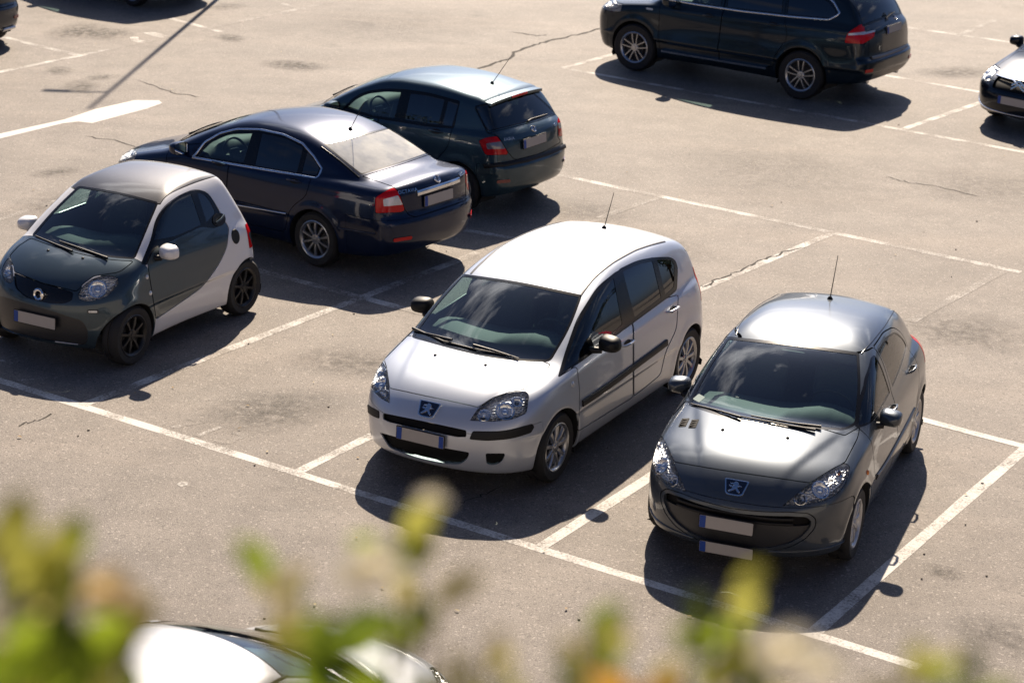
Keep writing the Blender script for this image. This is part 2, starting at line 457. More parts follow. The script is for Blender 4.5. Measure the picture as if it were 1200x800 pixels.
    def mesh(s, T, inset=0., rim=.012):
        u, inv = np.unique(T, return_inverse=True); T2 = inv.reshape(T.shape); V = s.V[u]; g = grad(s.F, V); N = g/np.maximum(np.linalg.norm(g, axis=1), 1e-6)[:, None]
        V = V-N*inset; F = [tuple(t) for t in T2]; NN = [N]; VV = [V]
        if rim:
            E = edges_boundary(T2); b = len(V)
            a, c = V[E[:, 0]], V[E[:, 1]]; n = np.cross(c-a, N[E[:, 0]]); n /= np.maximum(np.linalg.norm(n, axis=1), 1e-9)[:, None]
            VV += [a, c, c-N[E[:, 1]]*rim, a-N[E[:, 0]]*rim]; NN += [n]*4; m = len(E)
            for i in range(m): F.append((b+i, b+3*m+i, b+2*m+i, b+m+i))
        return np.concatenate(VV), F, np.concatenate(NN)
    def add(s, name, T, m, parent=None, inset=0., rim=.012, label=None):
        if len(T) == 0: print('EMPTY', s.root.name, name); return None
        V, F, N = s.mesh(T, inset, rim)
        o = newobj(name, V, F, m, parent or s.root, normals=N)
        if label: o['label'] = label
        return o
    # ---- things laid on the surface
    def ribbon(s, pts, w, t, m, name, parent=None, lift=.0, n=40, closed=False, mb=None, wf=None):
        """strip of width w and thickness t following points [(p, n)] on the body"""
        P = np.array([p for p, n_ in pts]); N = np.array([n_ for p, n_ in pts])
        if closed: P = np.vstack([P, P[:1]]); N = np.vstack([N, N[:1]])
        L = np.concatenate([[0], np.cumsum(np.linalg.norm(np.diff(P, axis=0), axis=1))]); q = np.linspace(0, L[-1], n)
        P = np.stack([np.interp(q, L, P[:, i]) for i in range(3)], 1); N = np.stack([np.interp(q, L, N[:, i]) for i in range(3)], 1)
        P = s.project(P, 2); N = grad(s.F, P); N /= np.linalg.norm(N, axis=1)[:, None]
        D = np.gradient(P, axis=0); B = np.cross(N, D); B /= np.linalg.norm(B, axis=1)[:, None]+1e-9
        ww = np.full(n, w) if wf is None else w*np.array([wf(k/(n-1)) for k in range(n)])
        V = []; F = []
        for k in range(n):
            c = P[k]+N[k]*lift; b = B[k]*ww[k]/2
            V += [c-b-N[k]*.004, c-b*.96+N[k]*t*.75, c-b*.7+N[k]*t, c+b*.7+N[k]*t, c+b*.96+N[k]*t*.75, c+b-N[k]*.004]
        for k in range(n-1):
            for j in range(5): F.append((k*6+j, k*6+j+1, k*6+7+j, k*6+6+j))
        F += [(5, 4, 3, 2, 1, 0), tuple((n-1)*6+j for j in range(6))]
        F = [f[::-1] for f in F]
        if mb is not None: mb.add(V, F); return None
        o = newobj(name, V, F, m, parent or s.root); o.data.polygons.foreach_set('use_smooth', [True]*len(F)); o.data.set_sharp_from_angle(angle=rad(50)); return o
    def frame(s, p, n, up=(0, 0, 1)):
        n = Vector(n).normalized(); u = Vector(up); u = (u-n*u.dot(n)).normalized(); r = u.cross(n)
        return Matrix(((r.x, u.x, n.x, p[0]), (r.y, u.y, n.y, p[1]), (r.z, u.z, n.z, p[2]), (0, 0, 0, 1)))

def M_wheel(x, y, z, sg): # local +y is the outside face
    return Matrix.Translation((x, y, z)) @ Matrix.Diagonal((1, sg, 1, 1))

def arc(c, r, a0, a1, n): return [(c[0]+r*math.cos(rad(a0+(a1-a0)*i/n)), c[1]+r*math.sin(rad(a0+(a1-a0)*i/n))) for i in range(n+1)]

def add_wheels(car, style, W=.19, rimR=.20, rim_m=None, y_in=.03, steer=0.):
    S = car.S; R = S['Rw']; ty = mat('tyre_rubber', (.018, .018, .019), .75, bump=(60, .15)); dark = mat('brake_dark', (.02, .02, .022), .6)
    for cx in (S['wb']/2, -S['wb']/2):
        for sg in (1, -1):
            yo = car.S['track'][0 if cx > 0 else 1]     # outer face of the tyre
            M = M_wheel(cx, sg*yo, R, sg)
            if steer and cx > 0: M = M @ Matrix.Rotation(rad(steer)*sg, 4, 'Z')
            hub = MB(); hub.lathe([(0.0, -W*.55), (rimR*.92, -W*.55), (rimR*.92, -.085), (.15, -.085), (.15, -.06), (0., -.06)], 24, M)
            w = hub.build('wheel', dark, car.root, auto=40)
            t = MB(); b = .02
            t.lathe([(rimR-.006, -W+.01), (rimR+.02, -W), (R-.03, -W-.004), (R-.006, -W+.022), (R, -W*.72), (R-.003, -W*.5-.008), (R-.012, -W*.5-.004), (R-.012, -W*.5+.004), (R-.003, -W*.5+.008), (R, -W*.28), (R-.006, -.022), (R-.03, .004), (rimR+.03, .0), (rimR+.012, -.004), (rimR-.006, -.012)], 48, M)
            t.build('tyre', ty, w, auto=50)
            r = MB()
            r.lathe([(rimR-.002, -W+.01), (rimR-.03, -W*.6), (rimR-.032, -.03), (rimR-.018, -.008), (rimR-.004, -.001), (rimR+.006, -.006), (rimR+.004, -.016)], 48, M)
            r.lathe([(.0, -.012), (.026, -.013), (.03, -.02), (.055, -.022), (.062, -.03), (.062, -.06)], 24, M)
            spokes(r, style, rimR, M)
            r.build('rim', rim_m, w, auto=35)

def spokes(r, style, R, M):
    n, w0, w1, dbl, cov = style['n'], style['w0'], style['w1'], style.get('dbl', 0.), style.get('cover', False)
    for k in range(n):
        for q in ((-1, 1) if dbl else (0,)):
            a = 2*math.pi*k/n+.3; 
            c, s_ = math.cos(a), math.sin(a); r0, r1 = .045, R-.012
            off0, off1 = q*dbl*.45, q*dbl
            sec = [(r0, -.024, w0, off0), (r0+(r1-r0)*.45, -.014, (w0+w1)/2*.92, (off0+off1)/2), (r1, -.018, w1, off1)]
            V = []
            for rr, h, w, of in sec:
                for tt, hh in ((-w/2, h-.012), (-w*.32, h), (w*.32, h), (w/2, h-.012), (w/2, h-.035), (-w/2, h-.035)):
                    x, z = rr, tt+of; V.append((c*x-s_*z, hh, s_*x+c*z))
            F = [(i*6+j, i*6+(j+1) % 6, i*6+6+(j+1) % 6, i*6+6+j) for i in range(2) for j in range(6)]+[tuple(range(5, -1, -1)), tuple(12+j for j in range(6))]
            r.add([tuple(M @ Vector(v)) for v in V], F)
    if cov: r.lathe([(.05, -.04), (R-.03, -.045)], 24, M)
    for k in range(style.get('bolts', 5)):
        a = 2*math.pi*k/style.get('bolts', 5); r.lathe([(0, -.016), (.008, -.016), (.008, -.03)], 8, M @ Matrix.Translation((.042*math.cos(a), 0, .042*math.sin(a))))

def softbox(mb, c, d, r, M=None, n=2):
    """box with rounded edges (seat cushions and the like)"""
    bm = __import__('bmesh').new(); import bmesh
    bmesh.ops.create_cube(bm, size=1)
    for v in bm.verts: v.co = Vector((v.co.x*d[0], v.co.y*d[1], v.co.z*d[2]))
    bmesh.ops.bevel(bm, geom=list(bm.edges), offset=r, segments=3, profile=.5, affect='EDGES')
    MM = Matrix.Translation(c) @ (M if M is not None else Matrix())
    bm.verts.index_update(); mb.add([tuple(MM @ v.co) for v in bm.verts], [tuple(v.index for v in f.verts) for f in bm.faces]); bm.free()

def add_interior(car, xs, zs, rows=2, dash=(.78, .95), wheel=True, hw=.72, colour=None, belt=.95, dashcol=None, rear_x=None):
    """dashboard, seats, steering wheel, headrests"""
    cl = mat('seat_cloth', (.075, .077, .082), .9, bump=(90, .2)); pl = dashcol or mat('dash_plastic', (.045, .047, .05), .65, bump=(150, .15))
    dx, dz = dash
    d = MB(); n = 13; V = []; F = []
    prof = [(.42, -.42), (.40, -.10), (.0+.34, 0.02), (.16, .05), (-.06, .03), (-.13, -.03), (-.13, -.16), (-.05, -.42)]
    for k in range(n):
        y = -hw+2*hw*k/(n-1); e = (y/hw)**2
        hump = .05*math.exp(-((y-.36)/.2)**2)
        for px_, pz in prof: V.append((dx+px_*(1-.30*e)-.10*e, y, dz+pz-.04*e*e+(hump if -.1 < px_ < .2 and pz > -.1 else 0)))
    m = len(prof)
    for k in range(n-1):
        for j in range(m-1): F.append((k*m+j, k*m+j+1, (k+1)*m+j+1, (k+1)*m+j))
    d.add(V, F); d.build('dashboard', pl, car.root, auto=50)
    if wheel:
        w = MB(); R = .185; c = Vector((dx-.30, .36, dz-.03)); Rm = Matrix.Rotation(rad(25), 4, 'Y')
        w.tube([tuple(c+Rm @ Vector((0, R*math.cos(t), R*math.sin(t)))) for t in np.linspace(0, 2*math.pi, 33)], .016, 8, cap=False)
        w.tube([tuple(c+Rm @ Vector((0, -R, 0))), tuple(c+Rm @ Vector((.03, 0, -.01))), tuple(c+Rm @ Vector((0, R, 0)))], .018)
        w.tube([tuple(c+Rm @ Vector((.03, 0, 0))), tuple(c+Rm @ Vector((0.0, 0, -R)))], .018)
        softbox(w, c+Rm @ Vector((.015, 0, 0)), (.05, .15, .13), .02, Rm)
        w.tube([tuple(c+Rm @ Vector((.03, 0, 0))), tuple(c+Rm @ Vector((.30, 0, 0)))], .04)
        w.build('steering_wheel', mat('wheel_leather', (.025, .025, .027), .45), car.root, auto=50)
    for i, x in enumerate(xs):
        for sy in ((.36, -.36) if i < rows else ()):
            b = MB(); Rm = Matrix.Rotation(rad(-18), 4, 'Y')
            softbox(b, (x+.22, sy, zs-.02), (.52, .50, .16), .05, Matrix.Rotation(rad(-6), 4, 'Y'))
            softbox(b, Vector((x-.10, sy, zs+.33)), (.14, .48, .62), .06, Rm)
            o = b.build('seat', cl, car.root, auto=60)
            h = MB(); softbox(h, Vector((x-.23, sy, zs+.72)), (.10, .27, .17), .045, Rm); h.tube([(x-.22, sy-.06, zs+.55), (x-.23, sy-.06, zs+.68)], .007); h.tube([(x-.22, sy+.06, zs+.55), (x-.23, sy+.06, zs+.68)], .007)
            h.build('headrest', cl, o, auto=60)
    if rear_x is not None:
        b = MB(); softbox(b, (rear_x+.25, 0, zs-.02), (.5, 1.2, .16), .05, Matrix.Rotation(rad(-6), 4, 'Y')); softbox(b, (rear_x-.08, 0, zs+.3), (.14, 1.2, .6), .06, Matrix.Rotation(rad(-22), 4, 'Y'))
        b.build('rear_bench', cl, car.root, auto=60)

def finish_body(car, body_m, liner=True, win=None):
    """wheel wells, seams, underside, inner trim"""
    S = car.S; dk = mat('underbody_black', (.012, .012, .013), .8)
    under = car.take(lambda V: np.maximum(V[:, 2]-.30, grad(car.F, V)[:, 2]+.55), gap=0)
    if len(under): car.add('underbody', under, dk, rim=0)
    car.add('body', car.T, body_m, rim=.012)
    Ra = S['Ra']
    for cx in (S['wb']/2, -S['wb']/2):
        for sg in (1, -1):
            w = MB(); q = []; yo = S['hw']-.035
            pr = [(x, z) for x, z in arc((0, 0), Ra+.004, -25, 205, 28)]
            V = [(cx+x, sg*yo, S['Rw']+z) for x, z in pr]+[(cx+x, sg*.42, S['Rw']+z) for x, z in pr]; n = len(pr)
            # outer lip follows the body
            for i, (x, z) in enumerate(pr):
                h = car.side(cx+x, max(S['Rw']+z, .16), sg)
                if h is not None: V[i] = (cx+x, h[0][1]-sg*.008, S['Rw']+z)
            F = [(i, i+1, n+i+1, n+i) for i in range(n-1)]
            V.append((cx, sg*.42, S['Rw'])); F += [(2*n, n+i, n+i+1) for i in range(n-1)]
            w.add(V, F); w.build('wheel_well', dk, car.root, auto=60)
    if liner:
        V0, T0 = car.rough; sv = (car.V, car.T); car.V, car.T = V0.copy(), T0.copy()
        T = car.T
        for fn in (win or []):
            inn, T = car.split(T, fn, 0., .03)
        for cx in (S['wb']/2, -S['wb']/2):
            inn, T = car.split(T, lambda V: np.maximum(np.hypot(V[:, 0]-cx, V[:, 2]-S['Rw'])-Ra-.03, .3-np.abs(V[:, 1])), 0., .05)
        inn, T = car.split(T, lambda V: S['wb']/2-.30-V[:, 0], 0., .05)
        car.add('inner_trim', T, mat('trim_dark', (.03, .03, .032), .85), inset=.028, rim=0); car.V, car.T = sv

def mirror_pair(car, x, y, z, m, size=(.13, .20, .15), arm=True, parents=(None, None), base=None, dk=None):
    dk = dk or mat('plastic_black', (.015, .015, .016), .5)
    for sg, par in zip((1, -1), parents):
        V = []; F = []; n = 20; L = 10
        # a shell: blunt front, flat back carrying the glass
        for i in range(L):
            t = i/(L-1); sx = size[0]*(.42-1.0*(1-math.cos(t*math.pi/2))*.0)
            xx = -size[0]*.5+size[0]*t; k = math.sqrt(max(0, 1-(max(0, t-.15)/.85)**2.2))
            for j in range(n):
                a = 2*math.pi*j/n; ca, sa = math.cos(a), math.sin(a); e = .62
                yy = size[1]/2*np.sign(ca)*abs(ca)**e; zz = size[2]/2*np.sign(sa)*abs(sa)**e
                kk = .25+.75*k if i < L-1 else .12
                V.append((x+xx+.02*yy/size[1], sg*(y+yy*kk), z+zz*kk*(1-.12*(yy/size[1]))))
        for i in range(L-1):
            for j in range(n):
                q = (i*n+j, i*n+(j+1) % n, (i+1)*n+(j+1) % n, (i+1)*n+j); F.append(q if sg > 0 else q[::-1])
        F.append(tuple((L-1)*n+j for j in (range(n) if sg > 0 else range(n-1, -1, -1))))
        o = newobj('side_mirror', V, F, m, par or car.root); o.data.polygons.foreach_set('use_smooth', [True]*len(F)); o.data.set_sharp_from_angle(angle=rad(60))
        g = MB(); g.add([(x-size[0]*.5+.004+.02*.9*yy/size[1], sg*(y+yy*.9), z+zz*.9) for yy, zz in [(size[1]/2*np.sign(math.cos(a))*abs(math.cos(a))**.62, size[2]/2*np.sign(math.sin(a))*abs(math.sin(a))**.62) for a in np.linspace(0, 2*math.pi, 20, endpoint=False)]], [tuple(range(20)) if sg < 0 else tuple(range(19, -1, -1))])
        hm = g; 
        b = MB(); hit = car.side(x+.05, z-size[2]*.35, sg)
        yb = hit[0][1] if hit is not None else sg*(y-.2)
        b.tube([(x+.05, yb-sg*.02, z-size[2]*.42), (x+.02, sg*(y-size[1]*.25), z-size[2]*.40)], [.035, .028], 8)
        if par is not None:
            b.build('mirror_arm', dk, par, auto=50); hm.build('mirror_glass', mat('mirror_glass', (.8, .8, .8), .02, 1.), par)
        else:
            b.build('mirror_arm', dk, o, auto=50); hm.build('mirror_glass', mat('mirror_glass', (.8, .8, .8), .02, 1.), o)

def plate(car, p, n, w=.50, h=.11, up=(0, 0, 1), blue='left', both=False, parent=None, lift=.012, grey=(.46, .43, .40)):
    """number plate: pale board, blue band on the viewer's left"""
    M = car.frame(p, n, up) @ Matrix.Translation((0, 0, lift))
    b = MB(); b.prism(rpoly([(-w/2, -h/2), (w/2, -h/2), (w/2, h/2), (-w/2, h/2)], .008), .008, M, 0)
    o = b.build('number_plate', mat('plate_board', grey, .55, noise=(20, .05)), parent or car.root)
    q = MB(); q.prism([(-w/2+.002, -h/2+.002), (-w/2+.05, -h/2+.002), (-w/2+.05, h/2-.002), (-w/2+.002, h/2-.002)], .003, M @ Matrix.Translation((0, 0, .0075)))
    q.build('country_band', mat('plate_blue', (.008, .06, .33), .5), o)
    if both:
        q = MB(); q.prism([(w/2-.045, -h/2+.002), (w/2-.002, -h/2+.002), (w/2-.002, h/2-.002), (w/2-.045, h/2-.002)], .003, M @ Matrix.Translation((0, 0, .0075)))
        q.build('country_band', mat('plate_blue', (.008, .06, .33), .5), o)
    f = MB(); f.prism(rpoly([(-w/2-.008, -h/2-.008), (w/2+.008, -h/2-.008), (w/2+.008, h/2+.008), (-w/2-.008, h/2+.008)], .01), .006, M @ Matrix.Translation((0, 0, -.003)))
    f.build('plate_holder', mat('plastic_black', (.015, .015, .016), .5), o); return o

def wiper(car, pts, parent=None, blade=None):
    """pts: (pivot..tip) as surface hits"""
    b = MB(); P = [Vector(p)+Vector(n)*(.010+.008*(i == 0)) for i, (p, n) in enumerate(pts)]
    b.tube([tuple(p) for p in P], [.013]+[.009]*(len(P)-2)+[.006], 6)
    o = b.build('wiper', mat('plastic_black', (.015, .015, .016), .5), parent or car.root, auto=50); return o

def wiper_on(car, a, b):
    """wiper lying on the glass from a to b, given in plan"""
    return wiper(car, [car.top(a[0]+(b[0]-a[0])*t-.035*math.sin(math.pi*t), a[1]+(b[1]-a[1])*t) for t in np.linspace(0, 1, 8)])

def antenna(car, x, y=0., L=.42, lean=35, foot=True):
    p, n = car.top(x, y); b = MB(); a = rad(lean); tip = p+np.array([-math.sin(a), 0, math.cos(a)])*L
    b.tube([p, p+(tip-p)*.15, tip], [.006, .0045, .003], 6)
    o = b.build('antenna', mat('plastic_black', (.015, .015, .016), .5), car.root, auto=60)
    f = MB(); f.lathe([(.0, .03), (.014, .025), (.028, 0), (.03, -.006)], 12, Matrix.Translation(p) @ Matrix.Rotation(rad(90), 4, 'X')); f.build('antenna_base', mat('plastic_black', (.015, .015, .016), .5), o, auto=60)
    return o

def handle(car, x, z, m, parent, sg=1, L=.2, h=.03):
    p, n = car.side(x, z, sg); fwd = np.array([1., 0, 0]); fwd -= n*(fwd@n); fwd /= np.linalg.norm(fwd)
    b = MB(); b.tube([p+fwd*L/2-n*.005, p+fwd*L*.42+n*.032, p+n*.042, p-fwd*L*.42+n*.032, p-fwd*L/2-n*.005], [.010, .012, .013, .012, .010], 8)
    o = b.build('handle', m, parent, auto=60)
    cup = MB(); Mx = car.frame(p, n); cup.prism([(L*.36*math.cos(t), .032*math.sin(t)) for t in np.linspace(0, 2*math.pi, 20, endpoint=False)], .002, Mx)
    cup.build('handle_cup', mat('plastic_black', (.015, .015, .016), .5), parent)
    return o

def lamp_glass(): return glass('lamp_glass', (.95, .96, .97), .0, f0=.045)
def headlight(car, T, bowls, depth=.03, house=None, parent=None, lens=True):
    """clear cover over a bright reflector housing with bowls; bowls: [(p, n, radius, kind)]"""
    hm = house or mat('lamp_silver', (.90, .91, .93), .25, .25, coat=.6, bump=(9, .12))
    o = car.add('headlight', T, hm, parent, inset=depth, rim=0)
    # side walls of the housing
    car.add('lamp_cover', T, lamp_glass(), o, inset=.002, rim=0)
    E = edges_boundary(T); V = car.V; g = grad(car.F, V[np.unique(E)]); 
    N = np.zeros_like(V); u = np.unique(E); N[u] = g/np.linalg.norm(g, axis=1)[:, None]
    W = []; F = []
    for a, b in E:
        k = len(W); W += [V[a]-N[a]*.004, V[b]-N[b]*.004, V[b]-N[b]*depth, V[a]-N[a]*depth]; F.append((k, k+1, k+2, k+3))
    newobj('lamp_rim', W, F, mat('lamp_rim', (.5, .51, .53), .35, .4), o)
    # stepped reflector facets, nearly level like the shelves of a real reflector
    ctr = car.V[T].mean(1); nn = grad(car.F, ctr); nn /= np.linalg.norm(nn, axis=1)[:, None]; rr = np.random.default_rng(len(T)); order = rr.permutation(len(ctr)); kept = []; fm = MB()
    for i in order:
        q = ctr[i]
        if kept and (np.linalg.norm(np.array(kept)-q, axis=1) < .019).any(): continue
        if any(np.linalg.norm(q-np.asarray(b_[0])) < b_[2]*.95 for b_ in bowls): continue
        kept.append(q); c0 = q-nn[i]*.017; up = np.array([.12, 0, 1.])+rr.normal(0, .08, 3)*np.array([1, 1, .2]); up /= np.linalg.norm(up)
        a = np.cross(up, nn[i]); a /= np.linalg.norm(a)+1e-9; b2 = np.cross(a, up); w2, d2 = .012, .011
        fm.add([c0-a*w2-b2*d2, c0+a*w2-b2*d2, c0+a*w2+b2*d2, c0-a*w2+b2*d2, c0-a*w2-b2*d2-up*.006, c0+a*w2-b2*d2-up*.006, c0+a*w2+b2*d2-up*.006, c0-a*w2+b2*d2-up*.006], [(0, 1, 2, 3), (4, 7, 6, 5), (0, 4, 5, 1), (1, 5, 6, 2), (2, 6, 7, 3), (3, 7, 4, 0)])
    if kept: fm.build('reflector_facets', mat('facet_chrome', (.90, .92, .94), .52, .85), o)
    for p, n, r, kind in bowls:
        M = car.frame(np.asarray(p)-np.asarray(n)*.012, n) @ Matrix.Rotation(rad(90), 4, 'X')
        b = MB()
        b.lathe([(r*1.08, .004), (r*1.0, .006), (r*.95, -.004), (r*.8, -.016), (r*.5, -.03), (r*.2, -.036)], 24, M)
        ob = b.build('reflector', mat('lamp_mirror', (.85, .87, .9), .08, 1.), o, auto=60)
        q = MB(); q.lathe([(r*.45, -.030), (r*.40, -.012), (r*.22, -.002), (0, .002)], 20, M)
        cm = {'clear': mat('lens_clear', (.70, .76, .84), .06, .7), 'dark': mat('lens_dark', (.05, .07, .1), .05, 0., coat=1.), 'amber': mat('lens_amber', (.75, .22, .04), .2, 0.)}[kind]
        q.build('lens', cm, o, auto=60)
    return o
# ---------------------------------------------------------------- camera, sun, sky
cam = bpy.data.cameras.new('camera'); cam.sensor_width = 36; cam.lens = CF*36/1200; cam.clip_end = 3000; cam.clip_start = .05
co = bpy.data.objects.new('camera', cam); COL.objects.link(co); SC.camera = co
co.matrix_world = Matrix.Translation((0, 0, CH)) @ Matrix.Rotation(math.pi/2-CPITCH, 4, 'X') @ Matrix.Rotation(CROLL, 4, 'Z')
cam.dof.use_dof = True; cam.dof.focus_distance = 20.5; cam.dof.aperture_fstop = 2.6

SUN_EL, SUN_AZ = 39.5, 4.2
sd = Vector((math.sin(rad(SUN_AZ))*math.cos(rad(SUN_EL)), math.cos(rad(SUN_AZ))*math.cos(rad(SUN_EL)), math.sin(rad(SUN_EL))))
sl = bpy.data.lights.new('sun', 'SUN'); sl.energy = 5.0; sl.angle = rad(.53); sl.color = (1, .85, .67)
so = bpy.data.objects.new('sun', sl); COL.objects.link(so); so.rotation_euler = sd.to_track_quat('Z', 'Y').to_euler()
w = bpy.data.worlds.new('World'); SC.world = w; w.use_nodes = True; nt = w.node_tree
bg = nt.nodes['Background']; sky = nt.nodes.new('ShaderNodeTexSky'); sky.sky_type = 'NISHITA'; sky.sun_disc = False
sky.sun_elevation = rad(SUN_EL); sky.sun_rotation = rad(SUN_AZ); sky.air_density = .55; sky.dust_density = 2.2; sky.ozone_density = 10.0
bg.inputs[1].default_value = .05
# scattered clouds
tc = nt.nodes.new('ShaderNodeTexCoord'); mp = nt.nodes.new('ShaderNodeMapping'); mp.inputs['Scale'].default_value = (1, 1, 2.6)
nz = nt.nodes.new('ShaderNodeTexNoise'); nz.inputs['Scale'].default_value = 2.6; nz.inputs['Detail'].default_value = 7; nz.inputs['Roughness'].default_value = .58
nt.links.new(tc.outputs['Generated'], mp.inputs[0]); nt.links.new(mp.outputs[0], nz.inputs['Vector'])
mr = nt.nodes.new('ShaderNodeMapRange'); mr.inputs[1].default_value = .55; mr.inputs[2].default_value = .74; mr.inputs[3].default_value = 0.; mr.inputs[4].default_value = .8
nt.links.new(nz.outputs['Fac'], mr.inputs[0])
# clouds scatter forwards: dim away from the sun, dazzling round it
dt = nt.nodes.new('ShaderNodeVectorMath'); dt.operation = 'DOT_PRODUCT'; dt.inputs[1].default_value = tuple(sd)
nrm = nt.nodes.new('ShaderNodeVectorMath'); nrm.operation = 'NORMALIZE'; nt.links.new(tc.outputs['Generated'], nrm.inputs[0]); nt.links.new(nrm.outputs[0], dt.inputs[0])
fw = nt.nodes.new('ShaderNodeMapRange'); fw.interpolation_type = 'SMOOTHSTEP'; fw.inputs[1].default_value = .45; fw.inputs[2].default_value = 1.; fw.inputs[3].default_value = 2.2; fw.inputs[4].default_value = 36
nt.links.new(dt.outputs['Value'], fw.inputs[0])
cl = nt.nodes.new('ShaderNodeMix'); cl.data_type = 'RGBA'; cl.blend_type = 'MULTIPLY'; cl.inputs[0].default_value = 1; cl.inputs[6].default_value = (1, 1, 1.03, 1)
nt.links.new(fw.outputs[0], cl.inputs[7])
mx = nt.nodes.new('ShaderNodeMix'); mx.data_type = 'RGBA'; nt.links.new(cl.outputs[2], mx.inputs[7])
nt.links.new(mr.outputs[0], mx.inputs[0]); nt.links.new(sky.outputs[0], mx.inputs[6]); nt.links.new(mx.outputs[2], bg.inputs[0])
SC.view_settings.view_transform = 'Standard'; SC.view_settings.look = 'None'; SC.view_settings.gamma = 1; SC.view_settings.exposure = EXPO
SC.cycles.use_denoising = True; SC.cycles.max_bounces = 8; SC.cycles.transparent_max_bounces = 12; SC.cycles.glossy_bounces = 4
SC.cycles.sample_clamp_indirect = 8; SC.cycles.caustics_reflective = False; SC.cycles.caustics_refractive = False

# ---------------------------------------------------------------- ground
def N(nt, t, **k):
    n = nt.nodes.new(t)
    for a, b in k.items(): setattr(n, a, b)
    return n
def ramp(nt, src, a, b, lo, hi):
    r = N(nt, 'ShaderNodeMapRange'); r.inputs[1].default_value = a; r.inputs[2].default_value = b; r.inputs[3].default_value = lo; r.inputs[4].default_value = hi
    nt.links.new(src, r.inputs[0]); return r.outputs[0]
def mixc(nt, fac, a, b, mode='MIX'):
    m = N(nt, 'ShaderNodeMix'); m.data_type = 'RGBA'; m.blend_type = mode
    for i, s in ((0, fac), (6, a), (7, b)):
        if hasattr(s, 'links'): nt.links.new(s, m.inputs[i])
        else: m.inputs[i].default_value = s if i == 0 else (*s, 1)
    return m.outputs[2]
def noise(nt, vec, sc, det=4, ro=.5, dist=0.):
    n = N(nt, 'ShaderNodeTexNoise'); n.inputs['Scale'].default_value = sc; n.inputs['Detail'].default_value = det; n.inputs['Roughness'].default_value = ro; n.inputs['Distortion'].default_value = dist
    nt.links.new(vec, n.inputs['Vector']); return n.outputs['Fac']
def asphalt_nodes(nt, vec):
    """warm sun-bleached asphalt: pale and dark stones, blotches, oil stains; returns colour and height"""
    c = mixc(nt, ramp(nt, noise(nt, vec,   .35, 6, .65), .36, .64, 0, 1), ASPH[0], ASPH[1])
    c = mixc(nt, ramp(nt, noise(nt, vec, 1.9, 6, .7), .42, .68, 0, .6), c, ASPH[2])
    c = mixc(nt, ramp(nt, noise(nt, vec, .75, 5, .7, .6), .50, .66, 0, .5), c, (.118, .098, .084))
    mpb = N(nt, 'ShaderNodeMapping'); mpb.inputs['Rotation'].default_value = (0, 0, rad(34)); mpb.inputs['Scale'].default_value = (.12, .9, 1); nt.links.new(vec, mpb.inputs[0])
    c = mixc(nt, ramp(nt, noise(nt, mpb.outputs[0], 1., 4, .6), .48, .7, 0, .45), c, (.27, .225, .19))
    c = mixc(nt, ramp(nt, noise(nt, vec, 5.5, 5, .75), .55, .8, 0, .4), c, (.12, .10, .088))
    g = noise(nt, vec, 75, 3, .75); c = mixc(nt, ramp(nt, g, .47, .30, 0, .9), c, (.055, .048, .042)); c = mixc(nt, ramp(nt, g, .56, .72, 0, .85), c, (.50, .45, .395))
    v = N(nt, 'ShaderNodeTexVoronoi'); v.inputs['Scale'].default_value = 60; nt.links.new(vec, v.inputs['Vector'])
    hv = N(nt, 'ShaderNodeSeparateColor'); nt.links.new(v.outputs['Color'], hv.inputs[0])
    c = mixc(nt, ramp(nt, hv.outputs[0], .93, .98, 0, .4), c, (.50, .45, .40)); c = mixc(nt, ramp(nt, hv.outputs[1], .88, .96, 0, .6), c, (.07, .06, .052))
    st = noise(nt, vec, .8, 3, .5, .4); st2 = noise(nt, vec, 7, 4, .7)
    m = N(nt, 'ShaderNodeMath'); m.operation = 'MULTIPLY'; nt.links.new(ramp(nt, st, .68, .78, 0, 1), m.inputs[0]); nt.links.new(ramp(nt, st2, .35, .65, .2, .8), m.inputs[1])
    c = mixc(nt, m.outputs[0], c, (.07, .062, .055))
    return c, g
ASPH = ((.232, .202, .178), (.165, .143, .125), (.118, .101, .089))
ma = bpy.data.materials.new('asphalt'); ma.use_nodes = True; nt = ma.node_tree; b = nt.nodes['Principled BSDF']
tc = N(nt, 'ShaderNodeTexCoord'); vec = tc.outputs['Object']
c, g = asphalt_nodes(nt, vec); nt.links.new(c, b.inputs['Base Color']); b.inputs['Roughness'].default_value = .72; b.inputs['Specular IOR Level'].default_value = .36
bp = N(nt, 'ShaderNodeBump'); bp.inputs['Strength'].default_value = .55; bp.inputs['Distance'].default_value = .012; nt.links.new(g, bp.inputs['Height']); nt.links.new(bp.outputs[0], b.inputs['Normal'])
G = MB(); G.add([(-900, -300, 0), (900, -300, 0), (900, 1500, 0), (-900, 1500, 0)], [(0, 1, 2, 3)])
go = G.build('ground', ma); go['kind'] = 'structure'

